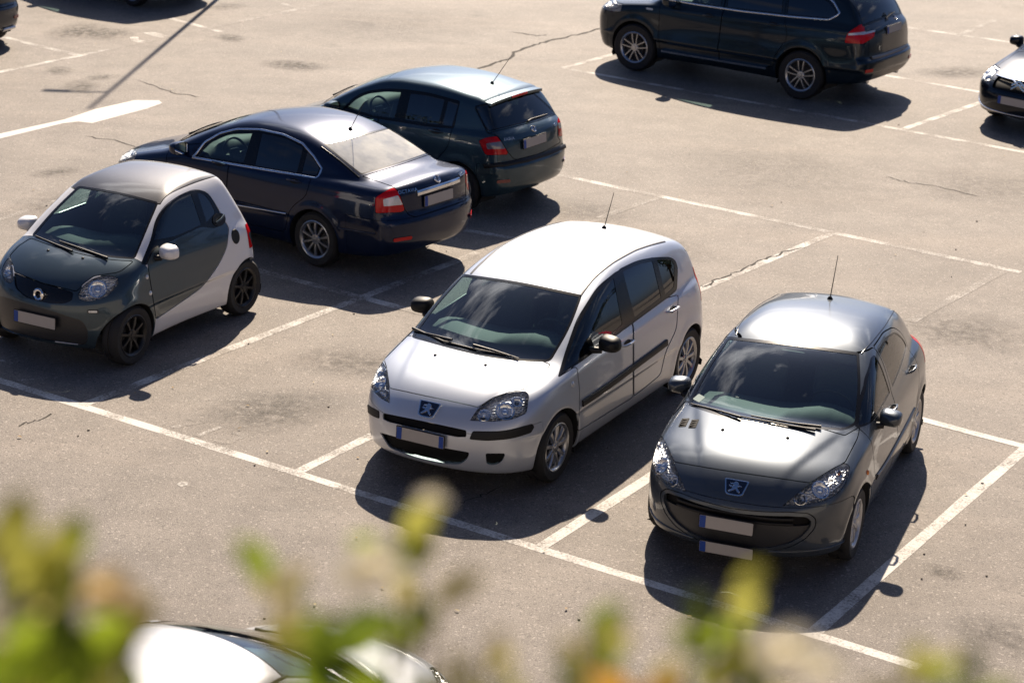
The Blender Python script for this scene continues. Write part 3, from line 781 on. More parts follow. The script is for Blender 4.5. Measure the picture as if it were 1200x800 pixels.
def line_mat(name, wear, col=(.60, .575, .54)):
    m = bpy.data.materials.new(name); m.use_nodes = True; nt = m.node_tree; b = nt.nodes['Principled BSDF']; b.inputs['Roughness'].default_value = .72; b.inputs['Specular IOR Level'].default_value = .36
    tc = N(nt, 'ShaderNodeTexCoord'); vec = tc.outputs['Object']; a, g = asphalt_nodes(nt, vec)
    n1 = noise(nt, vec, 38, 4, .75); n2 = noise(nt, vec, 2.3, 5, .6)
    ad = N(nt, 'ShaderNodeMath'); ad.operation = 'ADD'; nt.links.new(n1, ad.inputs[0]); nt.links.new(n2, ad.inputs[1])
    f = ramp(nt, ad.outputs[0], 1.0+wear-.16, 1.0+wear+.10, 1, 0)
    nt.links.new(mixc(nt, f, a, col), b.inputs['Base Color'])
    bp = N(nt, 'ShaderNodeBump'); bp.inputs['Strength'].default_value = .5; bp.inputs['Distance'].default_value = .012; nt.links.new(g, bp.inputs['Height']); nt.links.new(bp.outputs[0], b.inputs['Normal'])
    return m
LM = {'fresh': line_mat('paint_line', .10), 'mid': line_mat('paint_line_worn', .0), 'old': line_mat('paint_line_faded', -.13), 'solid': line_mat('paint_line_solid', .26)}
def line(p, q, w=.115, k='fresh', z=.0012):
    a, b_ = np.array(p[:2], float), np.array(q[:2], float); d = b_-a; L = np.linalg.norm(d); d /= L; n = np.array([-d[1], d[0]])*w/2
    N_ = max(2, int(L/.5)); m = MB(); V = []
    for i in range(N_+1):
        t = a+d*L*i/N_; j1, j2 = RNG.normal(0, .004, 2); V += [tuple(t+n*(1+j1/w*2))+(z,), tuple(t-n*(1+j2/w*2))+(z,)]
    m.add(V, [(2*i+1, 2*i+3, 2*i+2, 2*i) for i in range(N_)]); o = m.build('painted_line', LM[k]); o['kind'] = 'structure'; return o
def pline(a, b_, **k): return line(gp(*a), gp(*b_), **k)
# bay fronts, backs and dividers of the near row
pline((-60, 427), (1078, 781.5))
pline((640, 202), (1196, 319), k='mid', z=.0016)
pline((97, 475), (560, 296), k='mid', z=.0022); pline((346, 554), (430, 513), z=.0022); pline((430, 513), (640, 420), k='mid', z=.0022)
pline((634, 641), (760, 560), z=.0022); pline((760, 560), (905, 458), k='mid', z=.0030)
pline((956, 739), (1240, 492), z=.0022); pline((1060, 486), (1203, 524), k='fresh', z=.0030)
pline((974, 274), (800, 348), k='mid', z=.0022); pline((1175, 318), (1066, 377), k='old', z=.0022); pline((772, 231), (670, 267), k='old', z=.0022)
pline((300, 316), (520, 374), k='mid', z=.0030); pline((500, 262), (640, 286), k='mid', z=.0030)
# upper bays
pline((662, 80), (1215, 181), k='mid'); pline((660, 80), (722, 63), k='mid', z=.0022); pline((1060, 32), (1215, 54), k='mid')
pline((1030, 87), (1160, 110), k='mid'); pline((1060, 151), (1150, 120), k='mid', z=.0022); pline((1120, 43), (1170, 22), k='old', z=.0022)
pline((5, 44), (96, 66), k='mid'); pline((-20, 88.5), (96, 65), k='mid', z=.0022); pline((96, 65), (420, -4), k='old', z=.0022); pline((200, 22), (262, 38), k='mid'); pline((300, -3), (362, 12), k='old')
pline((-10, 260), (110, 222), k='old')
# ---------------------------------------------------------------- shared car kit
BLK = mat('plastic_black', (.009, .009, .010), .5, spec=.35); RUB = mat('window_rubber', (.004, .004, .005), .22, spec=.4)
CHR = mat('chrome', (.86, .87, .89), .07, 1.); GRL = mat('grille_black', (.004, .004, .005), .7, spec=.2)
ALLOY = mat('alloy', (.42, .43, .45), .28, .9, noise=(14, .12)); ALLOYD = mat('alloy_black', (.012, .012, .013), .35)
ALLOYG = mat('alloy_grey', (.52, .53, .55), .3, .9, noise=(14, .12))
RED = mat('lamp_red', (.62, .004, .008), .15, coat=.25, spec=.25); REDD = mat('lamp_dark_red', (.22, .004, .008), .12, coat=1.); WHT = mat('lamp_white', (.62, .64, .66), .18, .35, coat=1., bump=(40, .4))
GL_W = glass('windscreen_glass', (.60, .77, .77), f0=.11); GL_S = glass('side_glass', (.48, .60, .58), f0=.08); GL_D = glass('privacy_glass', (.07, .10, .10), f0=.10); GL_B = glass('dusty_glare_glass', (.40, .46, .45), f0=.16, dust_glare=.8)  # saloon back glass: bright sky glare painted in as a pale diffuse film
FLIP = np.array([1, -1, 1.])
YPOS = lambda V: .12-V[:, 1]

def pair(car, pts, r=2., lim=YPOS):
    return [(1, car.img(pts, r, lim=lim)), (-1, car.img(pts, r, mir=True, lim=lim))]
def pairxz(car, pts, r=.03, ymin=.2): return [(1, car.xz(pts, r, 1, ymin)), (-1, car.xz(pts, r, -1, ymin))]

class Kit:
    def __init__(k, car): k.c = car; k.win = []; k.fns = []
    def window(k, fn, name, gl, key=None, seal=.016):
        c = k.c; inn = c.take(fn, gap=0); g, s = c.split(inn, fn, -seal); k.win.append((name, g, s, gl, key)); k.fns.append(fn)
    def arches(k):
        S = k.c.S
        for cx in (S['wb']/2, -S['wb']/2):
            for sg in (1, -1): k.c.take(lambda V: np.maximum(np.hypot(V[:, 0]-cx, V[:, 2]-S['Rw'])-S['Ra'], .3-sg*V[:, 1]), gap=0)
    def place_windows(k, parents):
        for name, g, s, gl, key in k.win:
            p = parents.get(key)
            o = k.c.add(name, g, gl, p, inset=.004, rim=0)
            k.c.add('window_seal', s, RUB, o if p is None else p, inset=.001, rim=.008)
    def px(k, pts): return [k.c.hpx(p) for p in pts]
    def mirror_pts(k, H): return [(p*FLIP, n*FLIP) for p, n in H]
    def strip(k, pts, w, t, m, name, parents=(None, None), mir=True, n=40, lift=0., wf=None):
        H = k.px(pts); o = [k.c.ribbon(H, w, t, m, name, parents[0], n=n, lift=lift, wf=wf)]
        if mir: o.append(k.c.ribbon(k.mirror_pts(H), w, t, m, name, parents[1], n=n, lift=lift, wf=wf))
        return o
    def panel(k, fn, name, m, parent=None, gap=.008, inset=0., rim=.012, label=None):
        T = k.c.take(fn, gap); return k.c.add(name, T, m, parent, inset, rim, label) if len(T) else None
    def handle_px(k, px, parents, m, L=.2):
        p, n = k.c.hpx(px)
        for sg, par in zip((1, -1), parents): handle(k.c, p[0], p[2], m, par, sg, L)

LION = [(-.15, .95), (.25, .9), (.45, .6), (.35, .3), (.55, .35), (.95, .2), (.6, .15), (.3, 0), (.45, -.3), (.85, -.75), (.75, -.95), (.45, -.8), (.1, -.3), (-.15, -.55), (-.75, -.95), (-.95, -.85), (-.55, -.5), (-.3, -.1), (-.7, -.05), (-.95, .1), (-.85, .25), (-.4, .15), (-.15, .3), (-.45, .45), (-.85, .4), (-.8, .6), (-.35, .65)]
def shield_emblem(car, p, n, w, h, up=(0, 0, 1), parent=None):
    M = car.frame(p, n, up)
    def sh(k): return rpoly([(-w/2*k, h/2*k), (w/2*k, h/2*k), (w*.36*k, -h*.40*k, .03), (w*.22*k, -h/2*k, .02), (-w*.22*k, -h/2*k, .02), (-w*.36*k, -h*.40*k, .03)], .014)
    b = MB(); b.prism(sh(1.0), .012, M); o = b.build('emblem', CHR, parent or car.root, bevel=.003)
    b = MB(); b.prism(sh(.86), .004, M @ Matrix.Translation((0, 0, .0105))); b.build('emblem_field', mat('emblem_blue', (.006, .010, .03), .15, coat=1.), o)
    b = MB(); b.prism([(x*w*.27, y*h*.36) for x, y in LION], .008, M @ Matrix.Translation((0, 0, .014))); b.build('emblem_figure', CHR, o, bevel=.0015)
    return o
def round_emblem(car, p, n, r, style, up=(0, 0, 1), parent=None):
    M = car.frame(p, n, up) @ Matrix.Rotation(rad(90), 4, 'X') @ Matrix.Diagonal((1, 1, 1, 1))
    b = MB()
    if style == 'ring':
        b.lathe([(r*.55, .0), (r*.58, .012), (r*.8, .018), (r, .010), (r, .0)], 32, M); b.prism([(r*.45, -r*.22), (r*1.25, 0), (r*.45, r*.22)], .014, car.frame(p, n, up)); return b.build('emblem', CHR, parent or car.root, auto=40)
    b.lathe([(r*.82, .008), (r*.9, .012), (r, .006), (r, 0)], 32, M); o = b.build('emblem', CHR, parent or car.root, auto=40)
    F = car.frame(p, n, up); q = MB(); q.prism([(r*.84*math.cos(t), r*.84*math.sin(t)) for t in np.linspace(0, 2*math.pi, 32, endpoint=False)], .007, F)
    q.build('emblem_field', mat('emblem_black', (.01, .01, .012), .2, coat=1.) if style == 'quarters' else mat('emblem_silver', (.5, .51, .53), .25, .9), o)
    q = MB(); T = F @ Matrix.Translation((0, 0, .008))
    if style == 'quarters':
        for a0, m in ((0, 0), (90, 1), (180, 0), (270, 1)): q.prism([(0, 0)]+arc((0, 0), r*.55, a0, a0+90, 8), .002, T, m)
        q.build('emblem_quarters', [mat('emblem_white', (.8, .8, .8), .2), mat('emblem_sky', (.02, .16, .5), .2)], o)
    else:   # winged arrow
        q.prism([(-.62*r, -.2*r), (-.2*r, -.12*r), (-.05*r, -.5*r), (.05*r, -.12*r), (.6*r, -.1*r), (.3*r, .08*r), (.1*r, .15*r), (.35*r, .35*r), (.1*r, .6*r), (-.05*r, .3*r), (-.3*r, .1*r)], .003, T)
        q.build('emblem_figure', mat('emblem_black', (.01, .01, .012), .2, coat=1.), o)
    return o
def badge(car, p, n, text, size, up=(0, 0, 1), parent=None, name='badge_lettering'):
    cu = bpy.data.curves.new(name, 'FONT'); cu.body = text; cu.size = size; cu.extrude = .003; cu.align_x = 'CENTER'; cu.align_y = 'CENTER'; cu.space_character = 1.15
    ob = bpy.data.objects.new(name, cu); COL.objects.link(ob); dg = bpy.context.evaluated_depsgraph_get(); me = bpy.data.meshes.new_from_object(ob.evaluated_get(dg)); bpy.data.objects.remove(ob)
    o = bpy.data.objects.new(name, me); COL.objects.link(o); me.transform(car.frame(p, n, up) @ Matrix.Translation((0, 0, .003))); me.materials.clear(); me.materials.append(CHR); o.parent = parent or car.root; return o
def taillamp(car, T, white=None, dark=None, red=None):
    """red lens with a pale band"""
    parts = []
    if white is not None: W, T = car.split(T, white)
    o = car.add('tail_light', T, red or RED, rim=.02, inset=-.002)
    if white is not None and len(W): car.add('lamp_band', W, dark or WHT, o, rim=.01, inset=-.003)
    return o

# windscreen / back window by formula (for glass the photograph does not show)
def screen_fn(car, top_x, base_x, front=True, margin=.075, zmin=.8, r=.06):
    S = car.S; cw = spl(S['cabw'], -1, 3); pc = spl(S['planc']); c = S['cwf'] if front else S['cwr']
    def fn(V):
        x, y, z = V[:, 0], np.abs(V[:, 1]), V[:, 2]; e = x+c*y*y if front else -(x-c*y*y)
        t, b = (top_x, base_x) if front else (-top_x, -base_x)
        return smax(smax(y-(cw(z)+pc(x)-margin), t-e, r), smax(e-b, zmin-z, .03), r)
    return fn
P207 = dict(wb=2.54, Rw=.305, Ra=.345, hw=.868, track=(.835, .83),
  planf=[(2.2, .80), (1.8, .925), (1.3, .985), (.6, 1.), (-.6, 1.), (-1.3, .985), (-1.7, .94), (-2., .86)],
  sidep=[(.1, .10), (.25, .045), (.45, .012), (.62, .0), (.78, .01), (.9, .035), (1.0, .07), (1.1, .11)],
  low_top=[(2.2, .70), (2.0, .80), (1.75, .89), (1.4, .97), (1.05, 1.035), (.6, 1.06), (0, 1.06), (-1., 1.08), (-1.6, 1.08), (-1.85, 1.02), (-2., .9)],
  crown=.12, nose=[(.1, 1.98), (.25, 2.07), (.45, 2.11), (.6, 2.11), (.75, 2.06), (.9, 1.98)], nose_a=.42, nose_p=2.6,
  tail=[(.1, -1.80), (.3, -1.88), (.55, -1.91), (.8, -1.87), (1.0, -1.80), (1.2, -1.72)], tail_a=.25, tail_p=2.6,
  cab_top=[(1.6, .70), (1.25, .93), (1.0, 1.08), (.7, 1.24), (.4, 1.365), (.1, 1.44), (-.3, 1.475), (-.7, 1.46), (-1.1, 1.41), (-1.4, 1.335), (-1.6, 1.18), (-1.75, .98), (-1.85, .8)],
  roofcrown=.13, cwf=.30, cwr=.30,
  cabw=[(.8, .835), (.95, .80), (1.1, .75), (1.25, .69), (1.38, .63), (1.5, .57)], planc=[(1.4, -.05), (.8, 0.), (0, 0.), (-.8, -.03), (-1.3, -.085), (-1.8, -.15)],
  zb=[(2.2, .24), (1.6, .19), (0, .18), (-1.4, .2), (-1.9, .28)], k=(.17, .30, .25, (.14, .26), .06))
# ================================================================ dark grey hatchback, nose to the viewer
def build_grey():
    S = dict(P207, ridge=((2.0, .30), (1.1, .60), .008), crease=(.90, -.05, .012)); c = Car('parked_car', 'dark grey five-door hatchback facing the viewer at the right, two pale plates on its nose', (2.4768, 18.083, -1.91929), S, h=.022, cat='car', group='cars parked in the lot')
    k = Kit(c); PT = paint('paint_dark_grey', (.066, .080, .098), .5, .34, .012, .9)
    FX = lambda V: .9-V[:, 0]
    # glass
    k.window(c.img([(852, 394, 4), (930, 402, 20), (1007, 413, 4), (1009, 455, 30), (1004.5, 497, 6), (990, 504.5, 8), (905, 499.5, 30), (860, 493, 20), (805, 474.5, 5), (828, 430, 20)], 3, lim=lambda V: .85-V[:, 2]), 'windscreen', GL_W, seal=.022)
    for sg, fn in pairxz(c, [(.93, .985, .03), (.70, 1.125), (.42, 1.255), (.16, 1.335, .04), (.07, 1.335, .02), (.02, 1.0, .02)], .05): k.window(fn, 'door_window', GL_S, ('front', sg), .014)
    for sg, fn in pairxz(c, [(-.05, 1.335, .02), (-.45, 1.335, .08), (-.78, 1.285, .1), (-1.0, 1.15, .06), (-1.06, 1.07, .03), (-.1, 1.005, .02)], .03): k.window(fn, 'door_window', GL_S, ('rear', sg), .014)
    k.window(screen_fn(c, -1.40, -1.80, False, .09, .98), 'rear_window', GL_D, seal=.02)
    # lamps
    TL = c.take(c.img([(917, 592.5, 1), (942, 591.5, 8), (968, 586.5, 8), (987, 573.5, 8), (995.5, 555, 5), (995.5, 545, 3), (989.4, 542, 3), (977.5, 547.5, 6), (954, 562, 8), (935, 578, 8)], 3, lim=FX))
    TR = c.take(c.img([(771, 512, 3), (776.5, 511.5, 2), (784, 525.6, 8), (791, 546, 8), (804, 576, 1), (787.5, 571, 6), (768.5, 558, 6), (760.5, 543.4, 6), (762.6, 528, 6)], 3, lim=FX))
    for T, bw in ((TL, [((962, 573), .068, 'clear'), ((938, 584), .048, 'dark'), ((984, 554), .032, 'amber')]), (TR, [((774.5, 545), .068, 'clear'), ((788, 563), .045, 'dark'), ((771.5, 521), .03, 'amber')])):
        headlight(c, T, [(*c.hpx(p), r, kd) for p, r, kd in bw], .03)
    # mouth
    H = [c.hpx(p)[0] for p in [(854, 595), (892, 599), (925, 599.5), (948, 601), (957, 608), (955, 619), (944, 631), (927.6, 640), (906, 645.5), (856, 645)]]
    half = [(abs(p[1]), p[2]) for p in H]; half[0] = (0, half[0][1]); half[-1] = (0, half[-1][1])
    fn = c.yz(half+[(-y, z) for y, z in half[::-1]][1:-1], .03, 1.2)
    T = c.take(fn, .006); mth, edge = c.split(T, fn, -.03)
    zm = half[0][1]-.10; lowm, mth = c.split(mth, lambda V: V[:, 2]-zm)
    g = c.add('bumper_mouth', edge, PT, inset=.004, rim=.03); c.add('grille', mth, GRL, g, inset=.045, rim=0); c.add('lower_grille', lowm, mat('grey_trim', (.03, .031, .034), .35), g, inset=.022, rim=.03)
    bars = MB(); zs = [half[0][1]-.045, half[0][1]-.09]
    for z in zs:
        pts = [c.front(y, z) for y in np.linspace(-.48, .48, 15)]; c.ribbon(pts, .022, .01, BLK, 'x', lift=-.03, mb=bars)
    bars.build('grille_bar', BLK, g, auto=50)
    # panels
    hood = c.img([(803, 470), (770, 508), (776, 512), (790.5, 541), (830, 548, 20), (866, 553.5, 20), (905, 559, 20), (949, 565.5), (990.5, 541), (1005.5, 512, 8), (1007.5, 500), (990, 510), (905, 485), (860, 480)], 2, lim=lambda V: .6-V[:, 2])
    hd = k.panel(hood, 'hood', PT)
    k.arches()
    D = {}
    for sg, fn in pairxz(c, [(.93, .975), (.86, .30, .06), (-.02, .27, .03), (-.02, 1.37, .03), (.2, 1.375, .05), (.45, 1.285, .1), (.72, 1.155, .1)], .05): D['front', sg] = k.panel(fn, 'front_door', PT)
    for sg, fn in pairxz(c, [(-.03, .27, .03), (-.88, .30, .06), (-.93, .55, .15), (-1.08, .75, .12), (-1.12, 1.06, .05), (-.98, 1.22, .1), (-.78, 1.32, .1), (-.45, 1.37, .1), (-.03, 1.37, .03)], .03): D['rear', sg] = k.panel(fn, 'rear_door', PT)
    k.place_windows(D)
    k.panel(c.yz([(-.84, .66), (.84, .66), (.84, .05), (-.84, .05)], .05, 1.45), 'front_bumper', PT, gap=.004)
    for sg in (1, -1):
        T = c.take(lambda V: smax(sdpoly(np.stack([V[:, 1]*sg, V[:, 2]], 1), rpoly([(.60, .80), (.85, .80), (.85, 1.04), (.66, 1.06)], .04)), V[:, 0]+1.45, .02)); taillamp(c, T)
    k.panel(lambda V: np.maximum(np.maximum(V[:, 0]+1.5, np.abs(V[:, 1])-.62), .55-V[:, 2]), 'tailgate', PT)
    add_wheels(c, dict(n=9, w0=.035, w1=.06, cover=True), rim_m=mat('hubcap_silver', (.5, .5, .51), .38, .7), rimR=.20)
    finish_body(c, PT, True, k.fns)
    # fittings
    p, n = c.hpx((862, 571.5)); shield_emblem(c, p, n, .20, .135, parent=None)
    p, n = c.hpx((853, 612.5)); plate(c, p, (1, 0, .06), .43, .10, lift=.05); p, n = c.hpx((853, 640.5)); plate(c, p+np.array([.01, 0, 0]), (1, 0, -.05), .43, .09, lift=.045)
    mirror_pair(c, .60, .905, .985, PT, (.13, .19, .135))
    wiper(c, k.px([(868, 491), (845, 483), (810, 474)])); wiper(c, k.px([(955, 506), (920, 499), (905, 496), (868, 489)])); wiper(c, k.px([(962, 502), (930, 497), (880, 488)]))
    antenna(c, -.98, 0, .40, 28)
    p, n = c.hpx((819, 466)); M = c.frame(p, n); b = MB(); b.prism(rpoly([(-.045, -.035), (.045, -.035), (.045, .035), (-.045, .035)], .01), .0015, M @ Matrix.Translation((0, 0, -.003))); b.build('windscreen_sticker', mat('sticker_pale', (.45, .55, .50), .5), c.root)
    for px in ((801.5, 495), (813, 496.5)):
        p, n = c.hpx(px); M = c.frame(p, n, (1, 0, 0)); v = MB()
        v.prism(rpoly([(-.032, -.065), (.032, -.065), (.032, .065), (-.032, .065)], .01), .004, M); o = v.build('hood_vent', GRL, hd)
        v = MB(); [v.box(tuple((M @ Vector((0, t, .006)))), (.012, .05, .006)) for t in (-.04, -.013, .013, .04)]; v.build('vent_slat', GRL, o)
    for px in ((847, 503.5), (923, 513)):
        p, n = c.hpx(px); v = MB(); v.lathe([(0, .012), (.012, .008), (.016, 0)], 10, c.frame(p, n) @ Matrix.Rotation(rad(90), 4, 'X')); v.build('washer_nozzle', BLK, hd, auto=50)
    for sg in (1, -1):
        handle(c, -.02+.14, .90, PT, D['front', sg], sg); handle(c, -.86, .93, PT, D['rear', sg], sg)
        p, n = c.side(1.12, .70, sg); v = MB(); v.lathe([(0, .012), (.016, .010), (.024, 0)], 12, c.frame(p, n) @ Matrix.Rotation(rad(90), 4, 'X')); v.build('indicator', mat('lens_amber', (.75, .22, .04), .2), c.root, auto=50)
        c.ribbon([c.side(x, .56, sg) for x in np.linspace(.84, -.86, 12)], .05, .012, mat('grey_trim', (.03, .031, .034), .35), 'side_moulding')
        c.ribbon([c.top(x, sg*y) for x, y in ((.18, .545), (-.2, .575), (-.6, .575), (-1.0, .55), (-1.3, .52))], .012, .003, RUB, 'roof_strip')
        pts = [c.front(sg*y, .285) for y in np.linspace(.30, .80, 12) if c.front(sg*y, .285) is not None]
        c.ribbon(pts, .03, .010, PT, 'bumper_lip', wf=lambda t: .35+.65*math.sin(math.pi*min(1, t*1.2+.1)))
    add_interior(c, (0.12,), .52, dash=(.64, .95), hw=.66, rear_x=-.85)
    M = MB(); softbox(M, (.36, 0, 1.325), (.03, .22, .07), .02); M.build('rear_view_mirror', BLK, c.root)
    return c

# ================================================================ silver people carrier
SILV = dict(wb=2.74, Rw=.315, Ra=.355, hw=.885, track=(.85, .845),
  planf=[(2.3, .80), (1.9, .915), (1.4, .98), (.7, 1.), (-.6, 1.), (-1.3, .985), (-1.8, .94), (-2.1, .86)],
  sidep=[(.1, .09), (.25, .04), (.45, .012), (.65, .0), (.8, .008), (.95, .03), (1.05, .06), (1.15, .10)],
  low_top=[(2.4, .66), (2.2, .755), (1.95, .86), (1.6, .965), (1.25, 1.05), (.9, 1.10), (.3, 1.12), (-1., 1.14), (-1.6, 1.14), (-1.95, 1.08), (-2.1, .95)],
  crown=.12, nose=[(.1, 2.08), (.25, 2.17), (.45, 2.215), (.6, 2.21), (.75, 2.15), (.9, 2.05)], nose_a=.40, nose_p=2.5,
  tail=[(.1, -1.88), (.3, -1.97), (.55, -2.0), (.8, -1.97), (1.0, -1.92), (1.2, -1.85)], tail_a=.24, tail_p=2.6,
  cab_top=[(1.9, .70), (1.5, .95), (1.2, 1.12), (.85, 1.305), (.5, 1.455), (.2, 1.53), (-.2, 1.575), (-.7, 1.575), (-1.2, 1.535), (-1.55, 1.465), (-1.78, 1.32), (-1.93, 1.05), (-2.0, .85)],
  roofcrown=.11, cwf=.30, cwr=.12,
  cabw=[(.8, .86), (1.0, .825), (1.15, .785), (1.3, .725), (1.45, .66), (1.6, .60)], planc=[(1.6, -.06), (1.0, -.01), (.2, 0.), (-.8, -.01), (-1.4, -.05), (-1.9, -.11)],
  zb=[(2.3, .25), (1.7, .2), (0, .19), (-1.5, .21), (-2.0, .29)], k=(.17, .30, .25, (.12, .20), .06), ridge=((2.05, .40), (1.25, .62), .007), crease=(.93, -.045, .012))
def build_silver():
    c = Car('parked_car', 'silver five-door family car with black bumper inserts and black door mirrors, centre of the lot', (.317, 19.60, rad(-117.8)), SILV, h=.022, group='cars parked in the lot')
    k = Kit(c); PT = paint('paint_silver', (.60, .64, .70), .5, .40, .02); FX = lambda V: 1.0-V[:, 0]
    k.window(c.img([(541, 320.5, 4), (610, 330, 25), (682.5, 345.5, 4), (668, 385, 30), (645, 424, 6), (610, 423.5, 20), (570, 418.5, 25), (530, 409, 25), (481, 395, 5), (508, 357, 20)], 3, lim=lambda V: .9-V[:, 2]), 'windscreen', GL_W, seal=.022)
    for sg, fn in pair(c, [(656, 441, 2), (664, 416, 6), (677, 378, 10), (697, 344, 10), (720.5, 322.5, 3), (731.5, 380.5, 2), (709, 400.5, 4), (682, 421, 4)], 2): k.window(fn, 'door_window', GL_S, ('front', sg), .014)
    for sg, fn in pair(c, [(728, 317, 3), (748, 307.5, 10), (766, 304, 3), (777, 349, 2), (743, 375, 2)], 2): k.window(fn, 'door_window', GL_D, ('rear', sg), .014)
    for sg, fn in pair(c, [(768, 303, 2), (780, 302.4, 8), (788.5, 303.5, 4), (792, 311, 3), (791.5, 337, 4), (779.3, 348, 2)], 2): k.window(fn, 'quarter_window', GL_D, None, .012)
    DLO = [(653.5, 442, 3), (662, 414, 8), (676, 375.5, 12), (696.5, 340.5, 12), (721, 318.5, 10), (746, 304.8, 12), (767, 301.2, 12), (785, 300.8, 8), (791.5, 304.5, 5), (794.5, 313, 5), (793.5, 340, 4), (786, 346.5, 4), (745, 376.5, 10), (710, 402.5, 10), (681, 424, 5)]
    k.window(screen_fn(c, -1.60, -1.93, False, .09, 1.05), 'rear_window', GL_D, seal=.02)
    TL = c.take(c.img([(551, 492.5, 1), (559.5, 479, 5), (576, 467, 8), (596, 460, 8), (616, 458, 3), (620, 463, 4), (617, 484, 4), (600, 491.5, 8), (578, 493.6, 6)], 3, lim=FX))
    TR = c.take(c.img([(447, 423, 3), (452.5, 430, 6), (456, 450, 6), (456.8, 472, 1), (444, 465.5, 5), (432.6, 451, 4), (432.6, 441, 4), (439, 429.5, 5)], 3, lim=FX))
    for T, bw in ((TL, [((592, 481), .075, 'clear'), ((567, 486), .05, 'clear'), ((606, 470), .05, 'dark')]), (TR, [((444, 450), .07, 'clear'), ((450, 462), .045, 'clear'), ((446, 435), .045, 'dark')])):
        headlight(c, T, [(*c.hpx(p), r, kd) for p, r, kd in bw], .03)
    k.panel(c.img([(448.5, 483.6), (500, 494, 20), (546.5, 504), (546.5, 512), (536, 512), (500, 505, 20), (456, 494.5), (448.5, 491)], 2, lim=FX), 'grille', GRL, gap=.0, inset=.03, rim=.03)
    k.panel(c.img([(445, 506.4), (490, 519, 20), (550, 530), (548, 537, 4), (540, 544, 5), (520, 543.5, 20), (486, 536.5, 20), (456, 524.5, 5)], 2, lim=FX), 'lower_intake', GRL, gap=0, inset=.035, rim=.035)
    for pts in ([(554, 505), (590, 505.5, 20), (624, 496.4), (626, 500), (622, 507), (600, 514, 20), (570, 516.5, 20), (550, 514.5)], [(423.8, 466.5), (432, 475, 6), (444.5, 481.5), (444.5, 490.5), (436, 487, 6), (424.6, 477)]):
        k.panel(c.img(pts, 2, lim=FX), 'bumper_insert', BLK, gap=.003, inset=-.006, rim=.01)
    for pts in ([(569, 531), (592.5, 531, 3), (589, 540.5, 4), (580, 545.3, 5), (570, 544, 4)], [(426, 496.5), (435, 505), (435.6, 514, 3), (429, 509.5, 3)]):
        k.panel(c.img(pts, 2, lim=FX), 'fog_recess', GRL, gap=0, inset=.03, rim=.03)
    TRIM = [(sg, c.take(fn, 0)) for sg, fn in pair(c, DLO, 2)]
    hd = k.panel(c.img([(478, 393), (450, 421), (453, 430), (456.5, 454.5), (500, 464, 30), (530, 470, 30), (560.5, 477), (577, 466), (597, 459), (612, 457), (634, 440, 10), (645, 427), (610, 412), (530, 400)], 2, lim=lambda V: .65-V[:, 2]), 'hood', PT)
    k.arches()
    D = {}
    for sg, fn in pair(c, [(654, 442), (676, 428, 6), (680, 462, 30), (677.5, 505, 3), (742, 465, 3), (741.8, 384), (724, 317, 4), (700, 336, 10), (676, 374, 10), (662, 414, 8)], 3): D['front', sg] = k.panel(fn, 'front_door', PT)
    for sg, fn in pair(c, [(742.8, 384, 1), (743, 464, 3), (774, 439, 5), (780, 412, 8), (793, 385, 8), (795, 345, 4), (778.5, 350, 2), (767, 301.5, 3), (745, 306, 8), (725, 316, 3)], 2): D['rear', sg] = k.panel(fn, 'rear_door', PT)
    k.place_windows(D)
    for sg, T in TRIM: c.add('pillar_trim', T, RUB, D['front', sg], inset=.001, rim=.006)
    k.panel(c.yz([(-.88, .655), (-.5, .60), (.5, .60), (.88, .655), (.88, .05), (-.88, .05)], .05, 1.66), 'front_bumper', PT, gap=.004)
    for sg in (1, -1):
        T = c.take(lambda V: smax(sdpoly(np.stack([V[:, 1]*sg, V[:, 2]], 1), rpoly([(.62, .82), (.88, .82), (.90, 1.13), (.70, 1.16)], .04)), V[:, 0]+1.66, .02)); taillamp(c, T)
    k.panel(lambda V: np.maximum(np.maximum(V[:, 0]+1.6, np.abs(V[:, 1])-.64), .55-V[:, 2]), 'tailgate', PT)
    add_wheels(c, dict(n=9, w0=.04, w1=.05), rim_m=ALLOY, rimR=.215)
    finish_body(c, PT, True, k.fns)
    p, n = c.hpx((502, 480)); shield_emblem(c, p, n, .21, .15)
    p, n = c.hpx((494, 511.5)); plate(c, p, (1, 0, .05), .46, .105, both=True, lift=.02)
    mp, mn = c.hpx((690, 410)); mirror_pair(c, .68, .955, 1.075, BLK, (.125, .205, .145))
    wiper(c, k.px([(530, 400), (510, 394), (485, 388)])); wiper(c, k.px([(555, 406), (580, 412), (608, 421)])); wiper(c, k.px([(485, 386), (520, 401), (560, 411), (600, 418)]))
    p, n = c.hpx((720, 270)); antenna(c, p[0], 0, .36, 30)
    for px in ((510, 416), (569, 427.5)):
        p, n = c.hpx(px); v = MB(); v.lathe([(0, .012), (.012, .008), (.016, 0)], 10, c.frame(p, n) @ Matrix.Rotation(rad(90), 4, 'X')); v.build('washer_nozzle', BLK, hd, auto=50)
    k.strip([(682, 472.5), (715, 450), (750, 424), (781, 401)], .062, .018, BLK, 'side_moulding', n=30)
    k.strip([(680.5, 346), (696, 326), (718.7, 307.5), (745, 293), (779, 283)], .02, .005, mat('seam_grey', (.05, .05, .055), .5), 'roof_strip')
    k.handle_px((735, 402), (D['front', 1], D['front', -1]), PT); k.handle_px((788, 362.6), (D['rear', 1], D['rear', -1]), PT)
    for sg in (1, -1):
        p, n = c.hpx((671, 450)); p, n = p*np.array([1, sg, 1]), n*np.array([1, sg, 1]); v = MB(); v.lathe([(0, .010), (.018, .008), (.026, 0)], 12, c.frame(p, n) @ Matrix.Rotation(rad(90), 4, 'X')); v.build('indicator', WHT, c.root, auto=50)
    add_interior(c, (0.15,), .60, dash=(.80, 1.03), hw=.68, rear_x=-.85)
